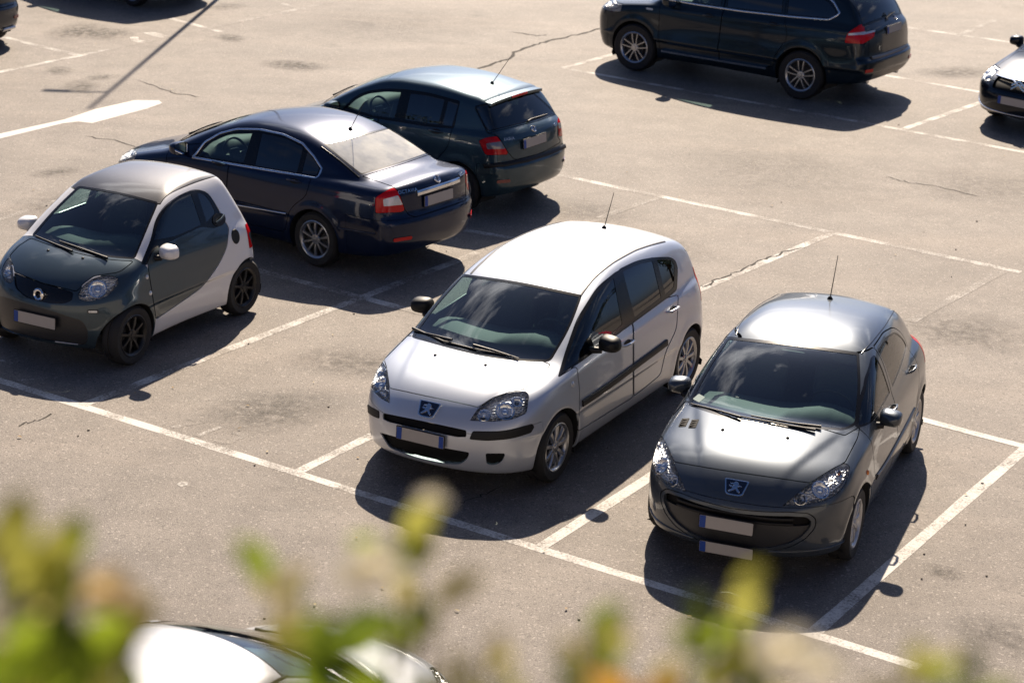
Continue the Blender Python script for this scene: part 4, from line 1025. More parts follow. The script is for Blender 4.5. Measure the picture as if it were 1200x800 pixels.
    M = MB(); softbox(M, (.52, 0, 1.40), (.03, .22, .07), .02); M.build('rear_view_mirror', BLK, c.root)
    return c
def lampf(c, y0, y1, z0, z1, xm, end=1, slant=.0):
    """pair of lamp regions on the nose (end=1) or tail (end=-1)"""
    out = []
    for sg in (1, -1):
        P = rpoly([(y0, z0+slant*.3), (y1, z0+slant), (y1, z1), (y0+.08, z1-slant*.2)], .035)
        out.append((sg, lambda V, sg=sg: np.maximum(sdpoly(np.stack([V[:, 1]*sg, V[:, 2]], 1), P), xm-end*V[:, 0])))
    return out
def simple_front(k, PT, y=(.42, .84), z=(.60, .80), xm=1.6, hoodx=1.0, hoodw=.70, hz=.62, grille=(.30, .66, .76)):
    c = k.c
    for sg, fn in lampf(c, y[0], y[1], z[0], z[1], xm, 1, .03):
        T = c.take(fn); p, n = c.front(sg*(y[0]*.6+y[1]*.4), (z[0]+z[1])/2+.01); headlight(c, T, [(p, n, .06, 'clear')], .04)
    if grille: k.panel(c.yz([(-grille[0], grille[1]), (grille[0], grille[1]), (grille[0]*1.15, grille[2]), (-grille[0]*1.15, grille[2])], .03, xm), 'grille', GRL, inset=.02, rim=.02)
    hood = k.panel(lambda V: smax(np.maximum(hoodx-.1*V[:, 1]**2-V[:, 0], hz+.06-V[:, 2]), np.abs(V[:, 1])-hoodw-.06*(V[:, 0]-hoodx), .1), 'hood', PT)
    k.panel(c.yz([(-.95, hz), (.95, hz), (.95, .03), (-.95, .03)], .05, xm-.0), 'front_bumper', PT, gap=.004)
    return hood
def bumper_rear(k, PT, z, xm):
    return k.panel(k.c.yz([(-1., z), (1., z), (1., .03), (-1., .03)], .05, xm, -1), 'rear_bumper', PT, gap=.004)

# ================================================================ two-tone microcar
SMRT = dict(wb=1.873, Rw=.30, Ra=.322, hw=.835, track=(.815, .82),
  planf=[(1.5, .84), (1.25, .945), (.9, .985), (.4, .975), (-.3, .985), (-.8, 1.), (-1.1, .985), (-1.4, .90)],
  sidep=[(.1, .08), (.25, .03), (.45, .005), (.6, 0.), (.75, .01), (.9, .035), (1.0, .06), (1.1, .10)],
  low_top=[(1.55, .74), (1.38, .83), (1.15, .93), (.9, 1.02), (.7, 1.065), (.3, 1.06), (-.4, 1.06), (-1., 1.08), (-1.25, 1.04), (-1.4, .95)],
  crown=.10, nose=[(.1, 1.34), (.25, 1.40), (.45, 1.43), (.6, 1.42), (.75, 1.37), (.88, 1.28)], nose_a=.33, nose_p=2.5,
  tail=[(.1, -1.20), (.3, -1.27), (.55, -1.31), (.8, -1.30), (1.0, -1.23), (1.2, -1.12)], tail_a=.2, tail_p=2.6,
  cab_top=[(1.2, .68), (.95, .94), (.72, 1.12), (.45, 1.30), (.2, 1.435), (0, 1.505), (-.35, 1.55), (-.7, 1.545), (-.88, 1.50), (-1.0, 1.41), (-1.12, 1.22), (-1.25, .95)],
  roofcrown=.11, cwf=.22, cwr=.10,
  cabw=[(.8, .81), (1.0, .765), (1.15, .71), (1.3, .645), (1.45, .575), (1.58, .51)], planc=[(1., -.03), (.4, 0.), (-.4, 0.), (-.9, -.015), (-1.3, -.05)],
  zb=[(1.5, .22), (1., .18), (0, .18), (-1., .2), (-1.4, .28)], k=(.16, .28, .22, (.11, .19), .06))
def build_micro():
    c = Car('parked_car', 'grey two-seat microcar with white shell, white mirrors and black wheels at left edge', (-3.952, 21.7445, -2.0526), SMRT, h=.02, group='cars parked in the lot')
    k = Kit(c); PT = paint('paint_slate_grey', (.046, .072, .092), .5, .34, .01, .9); WH = paint('paint_white', (.86, .86, .87), 0., .35, .03); RF = paint('paint_roof_grey', (.055, .052, .052), .4, .42, .06); FX = lambda V: .55-V[:, 0]
    k.window(c.img([(92, 217.5, 4), (140, 225, 20), (186, 237, 4), (172, 270, 20), (158, 304, 5), (130, 302, 20), (100, 296.5, 20), (65, 287, 15), (36.5, 276, 4), (62, 246, 20)], 3, lim=lambda V: .85-V[:, 2]), 'windscreen', GL_W, seal=.02)
    for sg, fn in pair(c, [(179, 283, 2), (184, 260, 5), (193.5, 244, 8), (210, 231, 8), (225, 225.5, 2), (238, 264, 3), (206, 278, 3)], 2): k.window(fn, 'door_window', GL_S, ('door', sg), .012)
    for sg, fn in pair(c, [(229.5, 224, 2), (240, 226, 5), (248.5, 237, 6), (254, 249, 3), (242, 263, 3)], 2): k.window(fn, 'quarter_window', GL_D, ('door', sg), .010)
    k.window(screen_fn(c, -.97, -1.22, False, .12, 1.02), 'rear_window', GL_D, seal=.02)
    TL = c.take(c.img([(91, 346, 3), (97.5, 334, 5), (110.5, 325, 6), (126.7, 322.3, 6), (138, 325, 4), (138.5, 333, 4), (126, 347, 7), (107, 353.6, 6), (94, 352, 3)], 3, lim=FX))
    TR = c.take(c.img([(10.6, 301.4, 3), (14.8, 311, 5), (15.6, 328, 4), (12, 332.5, 4), (5, 328.5, 4), (1.2, 319, 4), (5, 308, 4)], 2, lim=FX))
    for T, bw in ((TL, [((114, 338), .085, 'clear'), ((98, 345), .035, 'dark')]), (TR, [((9.5, 317), .06, 'clear')])):
        fl = c.add  # dark bezel round the bright lamp
        headlight(c, T, [(*c.hpx(p), r, kd) for p, r, kd in bw], .03, house=mat('lamp_silver', (.90, .91, .93), .25, .0, coat=.5, bump=(24, .35)))
    gr = k.panel(c.img([(16, 319, 2), (48, 331, 20), (70, 337, 10), (86, 342.5, 3), (84.5, 352, 3), (75, 356, 6), (57, 355.5, 15), (30, 349, 10), (17.5, 337, 5)], 2, lim=FX), 'grille', mat('grille_gloss', (.008, .008, .009), .25), gap=.0, inset=.015, rim=.02)
    lower = k.panel(c.img([(-40, 335), (18, 352), (66, 366), (80, 371), (98, 376, 10), (104, 392, 10), (100, 404.5, 4), (85, 403, 10), (55, 399, 10), (15, 390), (-40, 368)], 3, lim=FX), 'lower_intake', mat('grey_trim', (.03, .031, .034), .35), gap=.003, inset=.012, rim=.02)
    lip = k.panel(c.img([(-40, 370), (15, 391), (55, 400), (90, 404), (106, 404, 4), (104, 412), (80, 412), (20, 402), (-40, 385)], 2, lim=FX), 'front_lip', PT, gap=.003)
    hood = c.img([(36, 279), (66, 290, 15), (100, 299, 20), (130, 304.5, 15), (157, 306, 4), (140, 319, 6), (126, 321), (110, 323.5), (98, 332), (90, 341.5), (70, 336.5), (48, 331), (17, 318.5), (15, 310), (11, 300), (22, 288)], 3, lim=lambda V: .7-V[:, 2])
    hd = k.panel(hood, 'hood', PT)
    DLO = [(165, 309, 2), (176, 282, 6), (182, 259, 8), (192, 243, 8), (210, 229.5, 8), (227, 222.5, 8), (241, 224, 8), (250, 234, 6), (258, 250, 5), (262, 262, 8), (252, 268, 6), (236, 265.5, 5), (207, 279.5, 6), (180, 293, 4), (172, 311, 2)]
    TRIM = [(sg, c.take(fn, 0)) for sg, fn in pair(c, DLO, 2)]
    k.arches(); D = {}
    for sg, fn in pair(c, [(173, 309), (177, 281, 5), (182, 258, 8), (192, 242, 8), (210, 229, 8), (228, 221.5, 8), (243, 225, 8), (253, 240, 8), (263, 258, 6), (268.5, 267, 4), (266, 290, 8), (256.5, 310, 8), (238, 336, 12), (215, 352, 6), (183, 374, 2)], 3): D['door', sg] = k.panel(fn, 'door', PT)
    k.place_windows(D)
    for sg, T in TRIM: c.add('pillar_trim', T, RUB, D['door', sg], inset=.001, rim=.006)
    rp = c.xy([(.30, .0), (.30, .60), (.1, .54), (-.3, .535), (-.8, .53), (-1.0, .50), (-1.09, .42), (-1.13, 0), (-1.09, -.42), (-1.0, -.50), (-.8, -.53), (-.3, -.535), (.1, -.54), (.30, -.60)], .08, 1.40)
    k.panel(rp, 'roof_panel', RF)
    door_f = spl([(.15, .60), (.4, .60), (.7, .61), (.9, .66), (1.0, .72), (1.2, .90)], -1, 3)
    k.panel(lambda V: np.maximum(door_f(V[:, 2])-V[:, 0], V[:, 2]-1.09), 'front_fender', PT, gap=.004)
    for sg in (1, -1):
        k.panel(c.xz([(-1.02, .86), (-1.6, .86), (-1.6, .05), (-1.1, .05), (-1.28, .3)], .04, sg, .05), 'rear_fender', PT, gap=.004)
        T = c.take(lambda V: smax(sdpoly(np.stack([V[:, 1]*sg, V[:, 2]], 1), rpoly([(.55, .70), (.85, .70), (.85, .95), (.58, .95)], .06)), V[:, 0]+1.0, .02)); taillamp(c, T)
    add_wheels(c, dict(n=8, w0=.035, w1=.035, bolts=4), rim_m=ALLOYD, rimR=.205, W=.18)
    finish_body(c, WH, True, k.fns)
    p, n = c.hpx((45.5, 345)); n = np.array([1, 0, .15]); round_emblem(c, p-np.array([.0, 0, 0]), n, .062, 'ring')
    p, n = c.hpx((42, 374)); plate(c, p, (1, 0, .05), .50, .11, lift=.015)
    for sg in (1, -1):
        p, n = c.hpx((109, 365)); p, n = p*np.array([1, sg, 1]), n*np.array([1, sg, 1]); b = MB(); b.prism(rpoly([(-.055, -.018), (.055, -.018), (.055, .018), (-.055, .018)], .017), .012, c.frame(p, n)); o = b.build('daytime_lamp', mat('grey_trim', (.03, .031, .034), .35)); o.parent = c.root
        b = MB(); b.prism(rpoly([(-.042, -.010), (.042, -.010), (.042, .010), (-.042, .010)], .01), .004, c.frame(p, n) @ Matrix.Translation((0, 0, .012))); b.build('lamp_strip', WHT, o)
        p, n = c.hpx((276, 277)); p, n = p*np.array([1, sg, 1]), n*np.array([1, sg, 1])
        if sg > 0:
            b = MB(); b.lathe([(0, .008), (.060, .008), (.066, 0)], 24, c.frame(p, n) @ Matrix.Rotation(rad(90), 4, 'X') @ Matrix.Diagonal((1, 1, 1.2, 1))); b.build('fuel_cap', BLK, c.root, auto=40)
        hp = c.hpx((256.5, 257.5)); p, n = hp[0]*np.array([1, sg, 1]), hp[1]*np.array([1, sg, 1]); b = MB(); b.prism([(.11*math.cos(t), .065*math.sin(t)) for t in np.linspace(0, 2*math.pi, 24, endpoint=False)], .006, c.frame(p, n)); o = b.build('handle_cup', BLK, D['door', sg])
        b = MB(); b.tube([p+n*.015+np.array([.07, 0, -.02]), p+n*.03, p+n*.015+np.array([-.07, 0, .03])], .012, 8); b.build('handle', PT, D['door', sg], auto=60)
        for q in ((172.5, 324.5), (176.5, 343.5)):
            h = c.hpx(q); p, n = h[0]*np.array([1, sg, 1]), h[1]*np.array([1, sg, 1]); b = MB(); b.lathe([(0, .008), (.018, .007), (.024, 0)], 12, c.frame(p, n) @ Matrix.Rotation(rad(90), 4, 'X')); b.build('indicator', WHT, c.root, auto=50)
    mirror_pair(c, .47, .875, 1.035, WH, (.14, .20, .145))
    wiper(c, k.px([(85, 296), (65, 287), (42, 277)])); wiper(c, k.px([(126, 304), (95, 292), (70, 283)]))
    for q in ((56.5, 293.5), (97, 302.5)):
        p, n = c.hpx(q); v = MB(); v.lathe([(0, .012), (.012, .008), (.016, 0)], 10, c.frame(p, n) @ Matrix.Rotation(rad(90), 4, 'X')); v.build('washer_nozzle', BLK, hd, auto=50)
    add_interior(c, (-.35,), .60, dash=(.38, 1.02), hw=.60)
    M = MB(); softbox(M, (.20, 0, 1.36), (.03, .20, .07), .02); M.build('rear_view_mirror', BLK, c.root)
    return c

# ================================================================ navy saloon
OCT = dict(wb=2.578, Rw=.316, Ra=.352, hw=.885, track=(.86, .855),
  planf=[(2.3, .80), (1.9, .92), (1.4, .98), (.7, 1.), (-.8, 1.), (-1.5, .985), (-2.0, .95), (-2.4, .89)],
  sidep=[(.1, .09), (.25, .04), (.45, .012), (.65, .0), (.8, .01), (.95, .04), (1.05, .08), (1.15, .13)],
  low_top=[(2.3, .61), (2.1, .70), (1.8, .79), (1.4, .90), (1.0, .99), (.6, 1.03), (-.4, 1.05), (-1.2, 1.08), (-1.7, 1.095), (-2.1, 1.085), (-2.35, 1.05), (-2.5, .98)],
  crown=.10, nose=[(.1, 2.06), (.25, 2.14), (.45, 2.19), (.6, 2.19), (.75, 2.14), (.88, 2.04)], nose_a=.36, nose_p=2.6,
  tail=[(.1, -2.22), (.3, -2.34), (.48, -2.40), (.64, -2.405), (.72, -2.37), (.76, -2.355), (.9, -2.345), (1.05, -2.335), (1.2, -2.31)], tail_a=.22, tail_p=2.8,
  cab_top=[(1.6, .76), (1.25, .97), (.95, 1.12), (.6, 1.27), (.25, 1.385), (-.1, 1.445), (-.45, 1.462), (-.85, 1.435), (-1.2, 1.355), (-1.55, 1.235), (-1.85, 1.115), (-2.2, .97)],
  roofcrown=.11, cwf=.28, cwr=.12,
  cabw=[(.8, .845), (1.0, .795), (1.15, .735), (1.3, .665), (1.42, .605), (1.5, .57)], planc=[(1.4, -.05), (.8, -.01), (.2, 0.), (-.6, 0.), (-1.2, -.04), (-1.8, -.11), (-2.2, -.16)],
  zb=[(2.3, .24), (1.6, .19), (0, .18), (-1.6, .21), (-2.35, .30)], k=(.13, .28, .15, (.12, .20), .06), crease=(.90, -.02, .010))
def build_saloon():
    c = Car('parked_car', 'dark navy four-door saloon with chrome window trim, tail lights towards the viewer', (-2.785, 25.41, rad(143.9)), OCT, h=.024, group='cars parked in the lot')
    k = Kit(c); PT = paint('paint_navy', (.004, .012, .042), .35, .3, .006, .7); RX = lambda V: V[:, 0]+.6
    for sg, fn in pair(c, [(229, 183.5, 2), (246, 166, 6), (268, 156, 8), (297, 155, 2), (286, 192, 2)], 2): k.window(fn, 'door_window', GL_S, ('front', sg), .012)
    for sg, fn in pair(c, [(306, 155, 2), (336, 161, 8), (356.5, 172.5, 3), (348.5, 204, 2), (297, 195, 2)], 2): k.window(fn, 'door_window', GL_D, ('rear', sg), .012)
    for sg, fn in pair(c, [(359.5, 175.5, 2), (368, 185, 5), (375.5, 197, 4), (371, 206.5, 2), (352, 204, 2)], 2): k.window(fn, 'quarter_window', GL_D, ('rear', sg), .010)
    DLO = [(225.5, 184.5, 3), (240, 167, 10), (258, 156.5, 10), (278, 151.5, 10), (305, 152, 12), (333, 158, 12), (355, 168.5, 10), (368, 183, 8), (377.5, 197.5, 4), (371.5, 209, 3), (320, 200.5, 10), (260, 190.5, 5)]
    k.window(c.img([(379, 168.5, 3), (418, 159, 20), (456, 149, 3), (482, 163, 10), (507, 178.5, 3), (465, 193, 20), (423, 205, 3), (400, 187, 10)], 3, lim=lambda V: np.maximum(V[:, 0]+.6, .9-V[:, 2])), 'rear_window', GL_B, seal=.016)
    k.window(screen_fn(c, .25, 1.15, True, .08, .95), 'windscreen', GL_W, seal=.02)
    T = c.take(c.img([(439.5, 232, 3), (450, 225, 5), (460.5, 219.5, 2), (465, 222.5, 3), (470, 233, 4), (474.3, 246, 2), (471, 248.5, 3), (440, 250, 3)], 2, lim=RX)); taillamp(c, T, c.img([(449, 233.5), (466.5, 229), (472, 239.8), (449.5, 242)], 1.5))
    T = c.take(c.img([(545.5, 191, 2), (551, 199, 4), (554.5, 212, 4), (554, 220, 3), (547.8, 223, 2), (545.7, 212)], 2, lim=RX)); taillamp(c, T, c.img([(547, 204), (553.5, 202.5), (555.5, 212), (547.5, 215)], 1.5))
    hood = simple_front(k, PT, (.40, .84), (.58, .77), 1.55, 1.12, .68, .56, (.32, .58, .73))
    lid = k.panel(c.img([(424, 206.5), (465, 194.5, 20), (506, 180), (530, 186.5), (544.5, 191.5), (545.5, 210), (545.5, 222.5), (546.3, 234.5, 3), (520, 243.5, 10), (487, 254.5, 3), (479, 252, 3), (474.5, 246), (470, 233), (465, 222), (461, 219), (444, 213)], 2, lim=RX), 'boot_lid', PT)
    k.arches(); D = {}
    # door outlines in the car's own side view
    for sg, fn in pair(c, DLO, 2): k.panel(fn, 'pillar_trim', RUB, D.get(('front', sg)), gap=0, inset=.001, rim=.006)
    for sg, fn in pairxz(c, [(1.02, .97), (.93, .32, .06), (.02, .29, .03), (.02, 1.2, .05), (.6, 1.06, .05)], .05): D['front', sg] = k.panel(fn, 'front_door', PT)
    for sg, fn in pairxz(c, [(.01, .29, .03), (-.86, .32, .06), (-.95, .62, .12), (-1.18, .80, .1), (-1.2, 1.0, .05), (.01, 1.04, .03)], .03): D['rear', sg] = k.panel(fn, 'rear_door', PT)
    k.place_windows({})
    bumper_rear(k, PT, .70, 1.75)
    add_wheels(c, dict(n=10, w0=.028, w1=.036), rim_m=ALLOY, rimR=.215, W=.2)
    finish_body(c, PT, True, k.fns)
    k.strip(DLO+[DLO[0]], .022, .008, CHR, 'window_trim', n=90)
    k.strip([(277.8, 240.3), (335.6, 250.6)], .02, .012, CHR, 'door_strip', n=20)
    k.strip([(397, 267.5), (440, 274)], .02, .012, PT, 'door_strip', n=12)
    k.strip([(457, 149.5), (484, 164), (509, 179)], .02, .006, RUB, 'roof_strip', n=24)
    H = k.px([(488, 226.5), (512, 219), (537, 210.5)]); c.ribbon(H, .06, .022, CHR, 'boot_handle', n=20)
    p, n = c.hpx((512, 209.5)); round_emblem(c, p, n, .05, 'wing', parent=None)
    p, n = c.hpx((513, 231)); plate(c, p, (-1, 0, .05), .50, .115, lift=.012)
    p, n = c.hpx((477.5, 224)); badge(c, p, n, 'OCTAVIA', .055); p, n = c.hpx((541.5, 203.5)); badge(c, p, n, 'SKODA', .05)
    for q in ((472, 280), (553, 250.5)):
        p, n = c.hpx(q); b = MB(); b.prism(rpoly([(-.12, -.02), (.12, -.02), (.12, .02), (-.12, .02)], .018), .006, c.frame(p, n)); b.build('reflector', RED, c.root)
    p, n = c.hpx((408.8, 152)); antenna(c, p[0], 0, .40, 30)
    mirror_pair(c, .72, .96, 1.03, PT, (.14, .21, .15)); 
    for sg in (1, -1): handle(c, .16, .92, PT, D['front', sg], sg); handle(c, -.98, .93, PT, D['rear', sg], sg)
    wiper_on(c, (1.02, .45), (.99, -.10)); wiper_on(c, (1.04, -.12), (.93, -.58))
    add_interior(c, (.1,), .52, dash=(.66, .95), hw=.66, rear_x=-.9)
    return c

# ================================================================ teal-grey small hatchback
FAB = dict(wb=2.451, Rw=.30, Ra=.337, hw=.825, track=(.80, .80),
  planf=[(2.2, .80), (1.8, .92), (1.3, .98), (.6, 1.), (-.7, 1.), (-1.3, .985), (-1.7, .95), (-2., .89)],
  sidep=[(.1, .09), (.25, .04), (.45, .012), (.65, .0), (.8, .006), (.95, .03), (1.05, .06), (1.15, .10)],
  low_top=[(2.0, .62), (1.8, .71), (1.5, .83), (1.2, .93), (.95, 1.0), (.6, 1.05), (-.4, 1.07), (-1.2, 1.09), (-1.6, 1.09), (-1.8, 1.05), (-2., .95)],
  crown=.09, nose=[(.1, 1.73), (.25, 1.81), (.45, 1.855), (.6, 1.855), (.75, 1.81), (.9, 1.71)], nose_a=.32, nose_p=2.6,
  tail=[(.1, -1.78), (.25, -1.86), (.42, -1.925), (.62, -1.935), (.68, -1.90), (.8, -1.885), (1.0, -1.85), (1.2, -1.78)], tail_a=.18, tail_p=2.8,
  cab_top=[(1.5, .76), (1.2, .95), (.95, 1.10), (.6, 1.28), (.3, 1.40), (0, 1.47), (-.4, 1.498), (-.9, 1.485), (-1.3, 1.44), (-1.5, 1.38), (-1.62, 1.25), (-1.76, 1.03), (-1.85, .85)],
  roofcrown=.10, cwf=.28, cwr=.10,
  cabw=[(.8, .80), (1.0, .765), (1.15, .725), (1.3, .675), (1.42, .63), (1.52, .59)], planc=[(1.4, -.05), (.8, -.01), (.2, 0.), (-.6, 0.), (-1.2, -.025), (-1.7, -.07)],
  zb=[(2.2, .24), (1.6, .19), (0, .18), (-1.4, .21), (-1.9, .30)], k=(.14, .28, .15, (.10, .16), .05), crease=(.92, -.03, .010))
def build_hatch():
    c = Car('parked_car', 'dark teal small hatchback with a rear wiper, parked beyond the navy saloon', (-1.33, 27.77, rad(147)), FAB, h=.024, group='cars parked in the lot')
    k = Kit(c); PT = paint('paint_teal', (.032, .066, .088), .5, .34, .01, .9); RX = lambda V: V[:, 0]+.6
    for sg, fn in pair(c, [(405, 126.5, 2), (416, 116, 4), (430, 109, 6), (452, 106.5, 5), (471, 107.5, 2), (463, 139.5, 2), (440, 137, 3)], 2): k.window(fn, 'door_window', GL_S, ('front', sg), .010)
    for sg, fn in pair(c, [(480, 109, 2), (500, 111, 8), (522, 116.5, 2), (514.5, 147, 2), (473, 141, 2)], 2): k.window(fn, 'door_window', GL_D, ('rear', sg), .010)
    for sg, fn in pair(c, [(524.5, 117.5, 2), (538, 121.5, 2), (530, 149, 2), (517, 147, 2)], 2): k.window(fn, 'quarter_window', GL_D, ('rear', sg), .009)
    k.window(c.img([(556, 124.5, 2), (590, 116.5, 10), (622.5, 106, 3), (638, 119, 8), (652.5, 133, 3), (630, 140.5, 15), (605, 146.5, 15), (571.5, 154.5, 4), (563, 140, 5)], 2, lim=lambda V: np.maximum(V[:, 0]+1.2, .9-V[:, 2])), 'rear_window', GL_D, seal=.014)
    k.window(screen_fn(c, .12, 1.12, True, .08, .95), 'windscreen', GL_W, seal=.02)
    T = c.take(c.img([(561, 165, 2), (569, 161.5, 3), (582.5, 159.5, 2), (588, 167, 4), (595, 178.5), (594.5, 181.3), (569, 182, 3), (564, 172, 4)], 2, lim=RX)); taillamp(c, T, c.img([(569.5, 168.3), (588.5, 165.5), (592, 174.5), (571, 175)], 1.5), dark=mat('lamp_smoke', (.22, .20, .21), .12, .2, coat=1.))
    T = c.take(c.img([(654.3, 136.5, 1), (658.6, 143.6, 3), (661, 158.5, 2), (655, 160.5, 2), (654, 148)], 2, lim=RX)); taillamp(c, T, c.img([(654, 144), (659.5, 143), (661, 149), (654.5, 151)], 1.))
    simple_front(k, PT, (.38, .78), (.58, .74), 1.35, 1.04, .62, .55, (.30, .58, .70))
    tg = k.panel(c.img([(556, 126), (571, 156), (583, 159), (588.5, 167), (595.5, 178.8), (603, 187.5, 4), (635, 179.5, 10), (657.5, 166.5, 3), (653.5, 160), (654, 136.5), (653, 133.5), (630, 142), (605, 148), (571.5, 156)], 2, lim=RX), 'tailgate', PT)
    k.arches(); D = {}
    DLO = [(401, 129, 3), (413, 115, 6), (428, 107, 8), (450, 103.8, 8), (475, 104.5, 10), (505, 109, 8), (539.5, 118.5, 3), (532, 151, 3), (500, 148.5, 6), (470, 143.5, 6), (440, 139, 4)]
    for sg, fn in pair(c, DLO, 2): k.panel(fn, 'pillar_trim', RUB, None, gap=0, inset=.001, rim=.006)
    for sg, fn in pairxz(c, [(.95, .98), (.88, .32, .06), (.0, .29, .03), (.0, 1.1, .03)], .05): D['front', sg] = k.panel(fn, 'front_door', PT)
    for sg, fn in pairxz(c, [(-.01, .29, .03), (-.82, .32, .06), (-.92, .62, .1), (-1.08, .78, .1), (-1.1, 1.05, .03), (-.01, 1.1, .03)], .03): D['rear', sg] = k.panel(fn, 'rear_door', PT)
    k.place_windows({})
    bm = bumper_rear(k, PT, .655, 1.5)
    add_wheels(c, dict(n=8, w0=.04, w1=.05, cover=True), rim_m=ALLOY, rimR=.195, W=.185)
    finish_body(c, PT, True, k.fns)
    H = k.px([(567.6, 194.5), (590, 193), (618, 187.5), (645, 179), (666, 169.5)]); c.ribbon(H, .055, .02, BLK, 'bumper_strip', bm, n=40)
    # roof spoiler lip with high brake light
    S = [c.top(-1.46-.10*(1-(y/.55)**2)*.0+.10*y*y, y) for y in np.linspace(-.56, .56, 15)]
    b = MB(); V = []; F = []
    for p, n in S: V += [p+np.array([.10, 0, .006]), p+np.array([-.10, 0, -.012]), p+np.array([-.10, 0, -.045]), p+np.array([.06, 0, -.03])]
    for i in range(len(S)-1):
        for j in range(4): F.append((i*4+j, i*4+(j+1) % 4, i*4+4+(j+1) % 4, i*4+4+j))
    F += [(3, 2, 1, 0), tuple(len(V)-4+j for j in range(4))]; b.add(V, F); sp = b.build('spoiler', PT, c.root, auto=40)
    b = MB(); mid = S[7][0]; b.box((mid[0]-.104, 0, mid[2]-.029), (.01, .34, .022)); b.build('brake_light', RED, sp)
    p, n = c.hpx((625, 151)); round_emblem(c, p, n, .045, 'wing'); p, n = c.hpx((626, 165)); plate(c, p, (-1, 0, .08), .50, .11, lift=.008)
    p, n = c.hpx((596.5, 163)); badge(c, p, n, 'FABIA', .055); p, n = c.hpx((650, 146)); badge(c, p, n, 'TDI', .05)
    for q in ((590, 212.5), (663, 187)):
        p, n = c.hpx(q); b = MB(); b.prism(rpoly([(-.09, -.02), (.09, -.02), (.09, .02), (-.09, .02)], .018), .006, c.frame(p, n)); b.build('reflector', REDD, c.root)
    wiper(c, k.px([(618, 143), (622, 140), (632, 137), (641, 134)]))
    p, n = c.hpx((571, 99.6)); antenna(c, p[0], 0, .42, 35)
    mirror_pair(c, .66, .90, 1.03, PT, (.14, .2, .15))
    for sg in (1, -1): handle(c, .14, .93, PT, D['front', sg], sg); handle(c, -.88, .95, PT, D['rear', sg], sg)
    wiper_on(c, (.98, .42), (.95, -.12))
    add_interior(c, (.05,), .55, dash=(.58, .98), hw=.62, rear_x=-.85)
    return c

# ================================================================ black off-roader
SUV = dict(wb=2.933, Rw=.375, Ra=.425, hw=.965, track=(.945, .95),
  planf=[(2.5, .82), (2.1, .93), (1.6, .985), (.8, 1.), (-.8, 1.), (-1.6, .985), (-2.1, .955), (-2.5, .89)],
  sidep=[(.2, .09), (.35, .045), (.55, .012), (.8, .0), (.95, .006), (1.1, .03), (1.2, .06), (1.3, .10)],
  low_top=[(2.6, .88), (2.35, .98), (2.0, 1.06), (1.6, 1.12), (1.2, 1.17), (.7, 1.20), (-.4, 1.23), (-1.4, 1.26), (-2.1, 1.26), (-2.4, 1.2), (-2.6, 1.1)],
  crown=.09, nose=[(.2, 2.28), (.4, 2.37), (.6, 2.41), (.8, 2.41), (.95, 2.37), (1.08, 2.28)], nose_a=.34, nose_p=2.8,
  tail=[(.25, -2.36), (.42, -2.49), (.55, -2.55), (.68, -2.55), (.75, -2.49), (.95, -2.47), (1.2, -2.42), (1.4, -2.34)], tail_a=.13, tail_p=2.8,
  cab_top=[(1.8, .92), (1.45, 1.14), (1.15, 1.31), (.8, 1.49), (.45, 1.63), (.1, 1.71), (-.4, 1.755), (-1.0, 1.755), (-1.6, 1.715), (-2.0, 1.65), (-2.2, 1.49), (-2.36, 1.22), (-2.44, 1.0)],
  roofcrown=.10, cwf=.25, cwr=.10,
  cabw=[(1., .925), (1.15, .895), (1.3, .855), (1.5, .785), (1.65, .725), (1.78, .67)], planc=[(1.5, -.05), (.8, -.01), (.2, 0.), (-.8, 0.), (-1.6, -.03), (-2.2, -.08)],
  zb=[(2.5, .33), (1.8, .27), (0, .27), (-1.8, .28), (-2.5, .38)], k=(.14, .28, .16, (.11, .17), .05), crease=(1.06, -.02, .012))
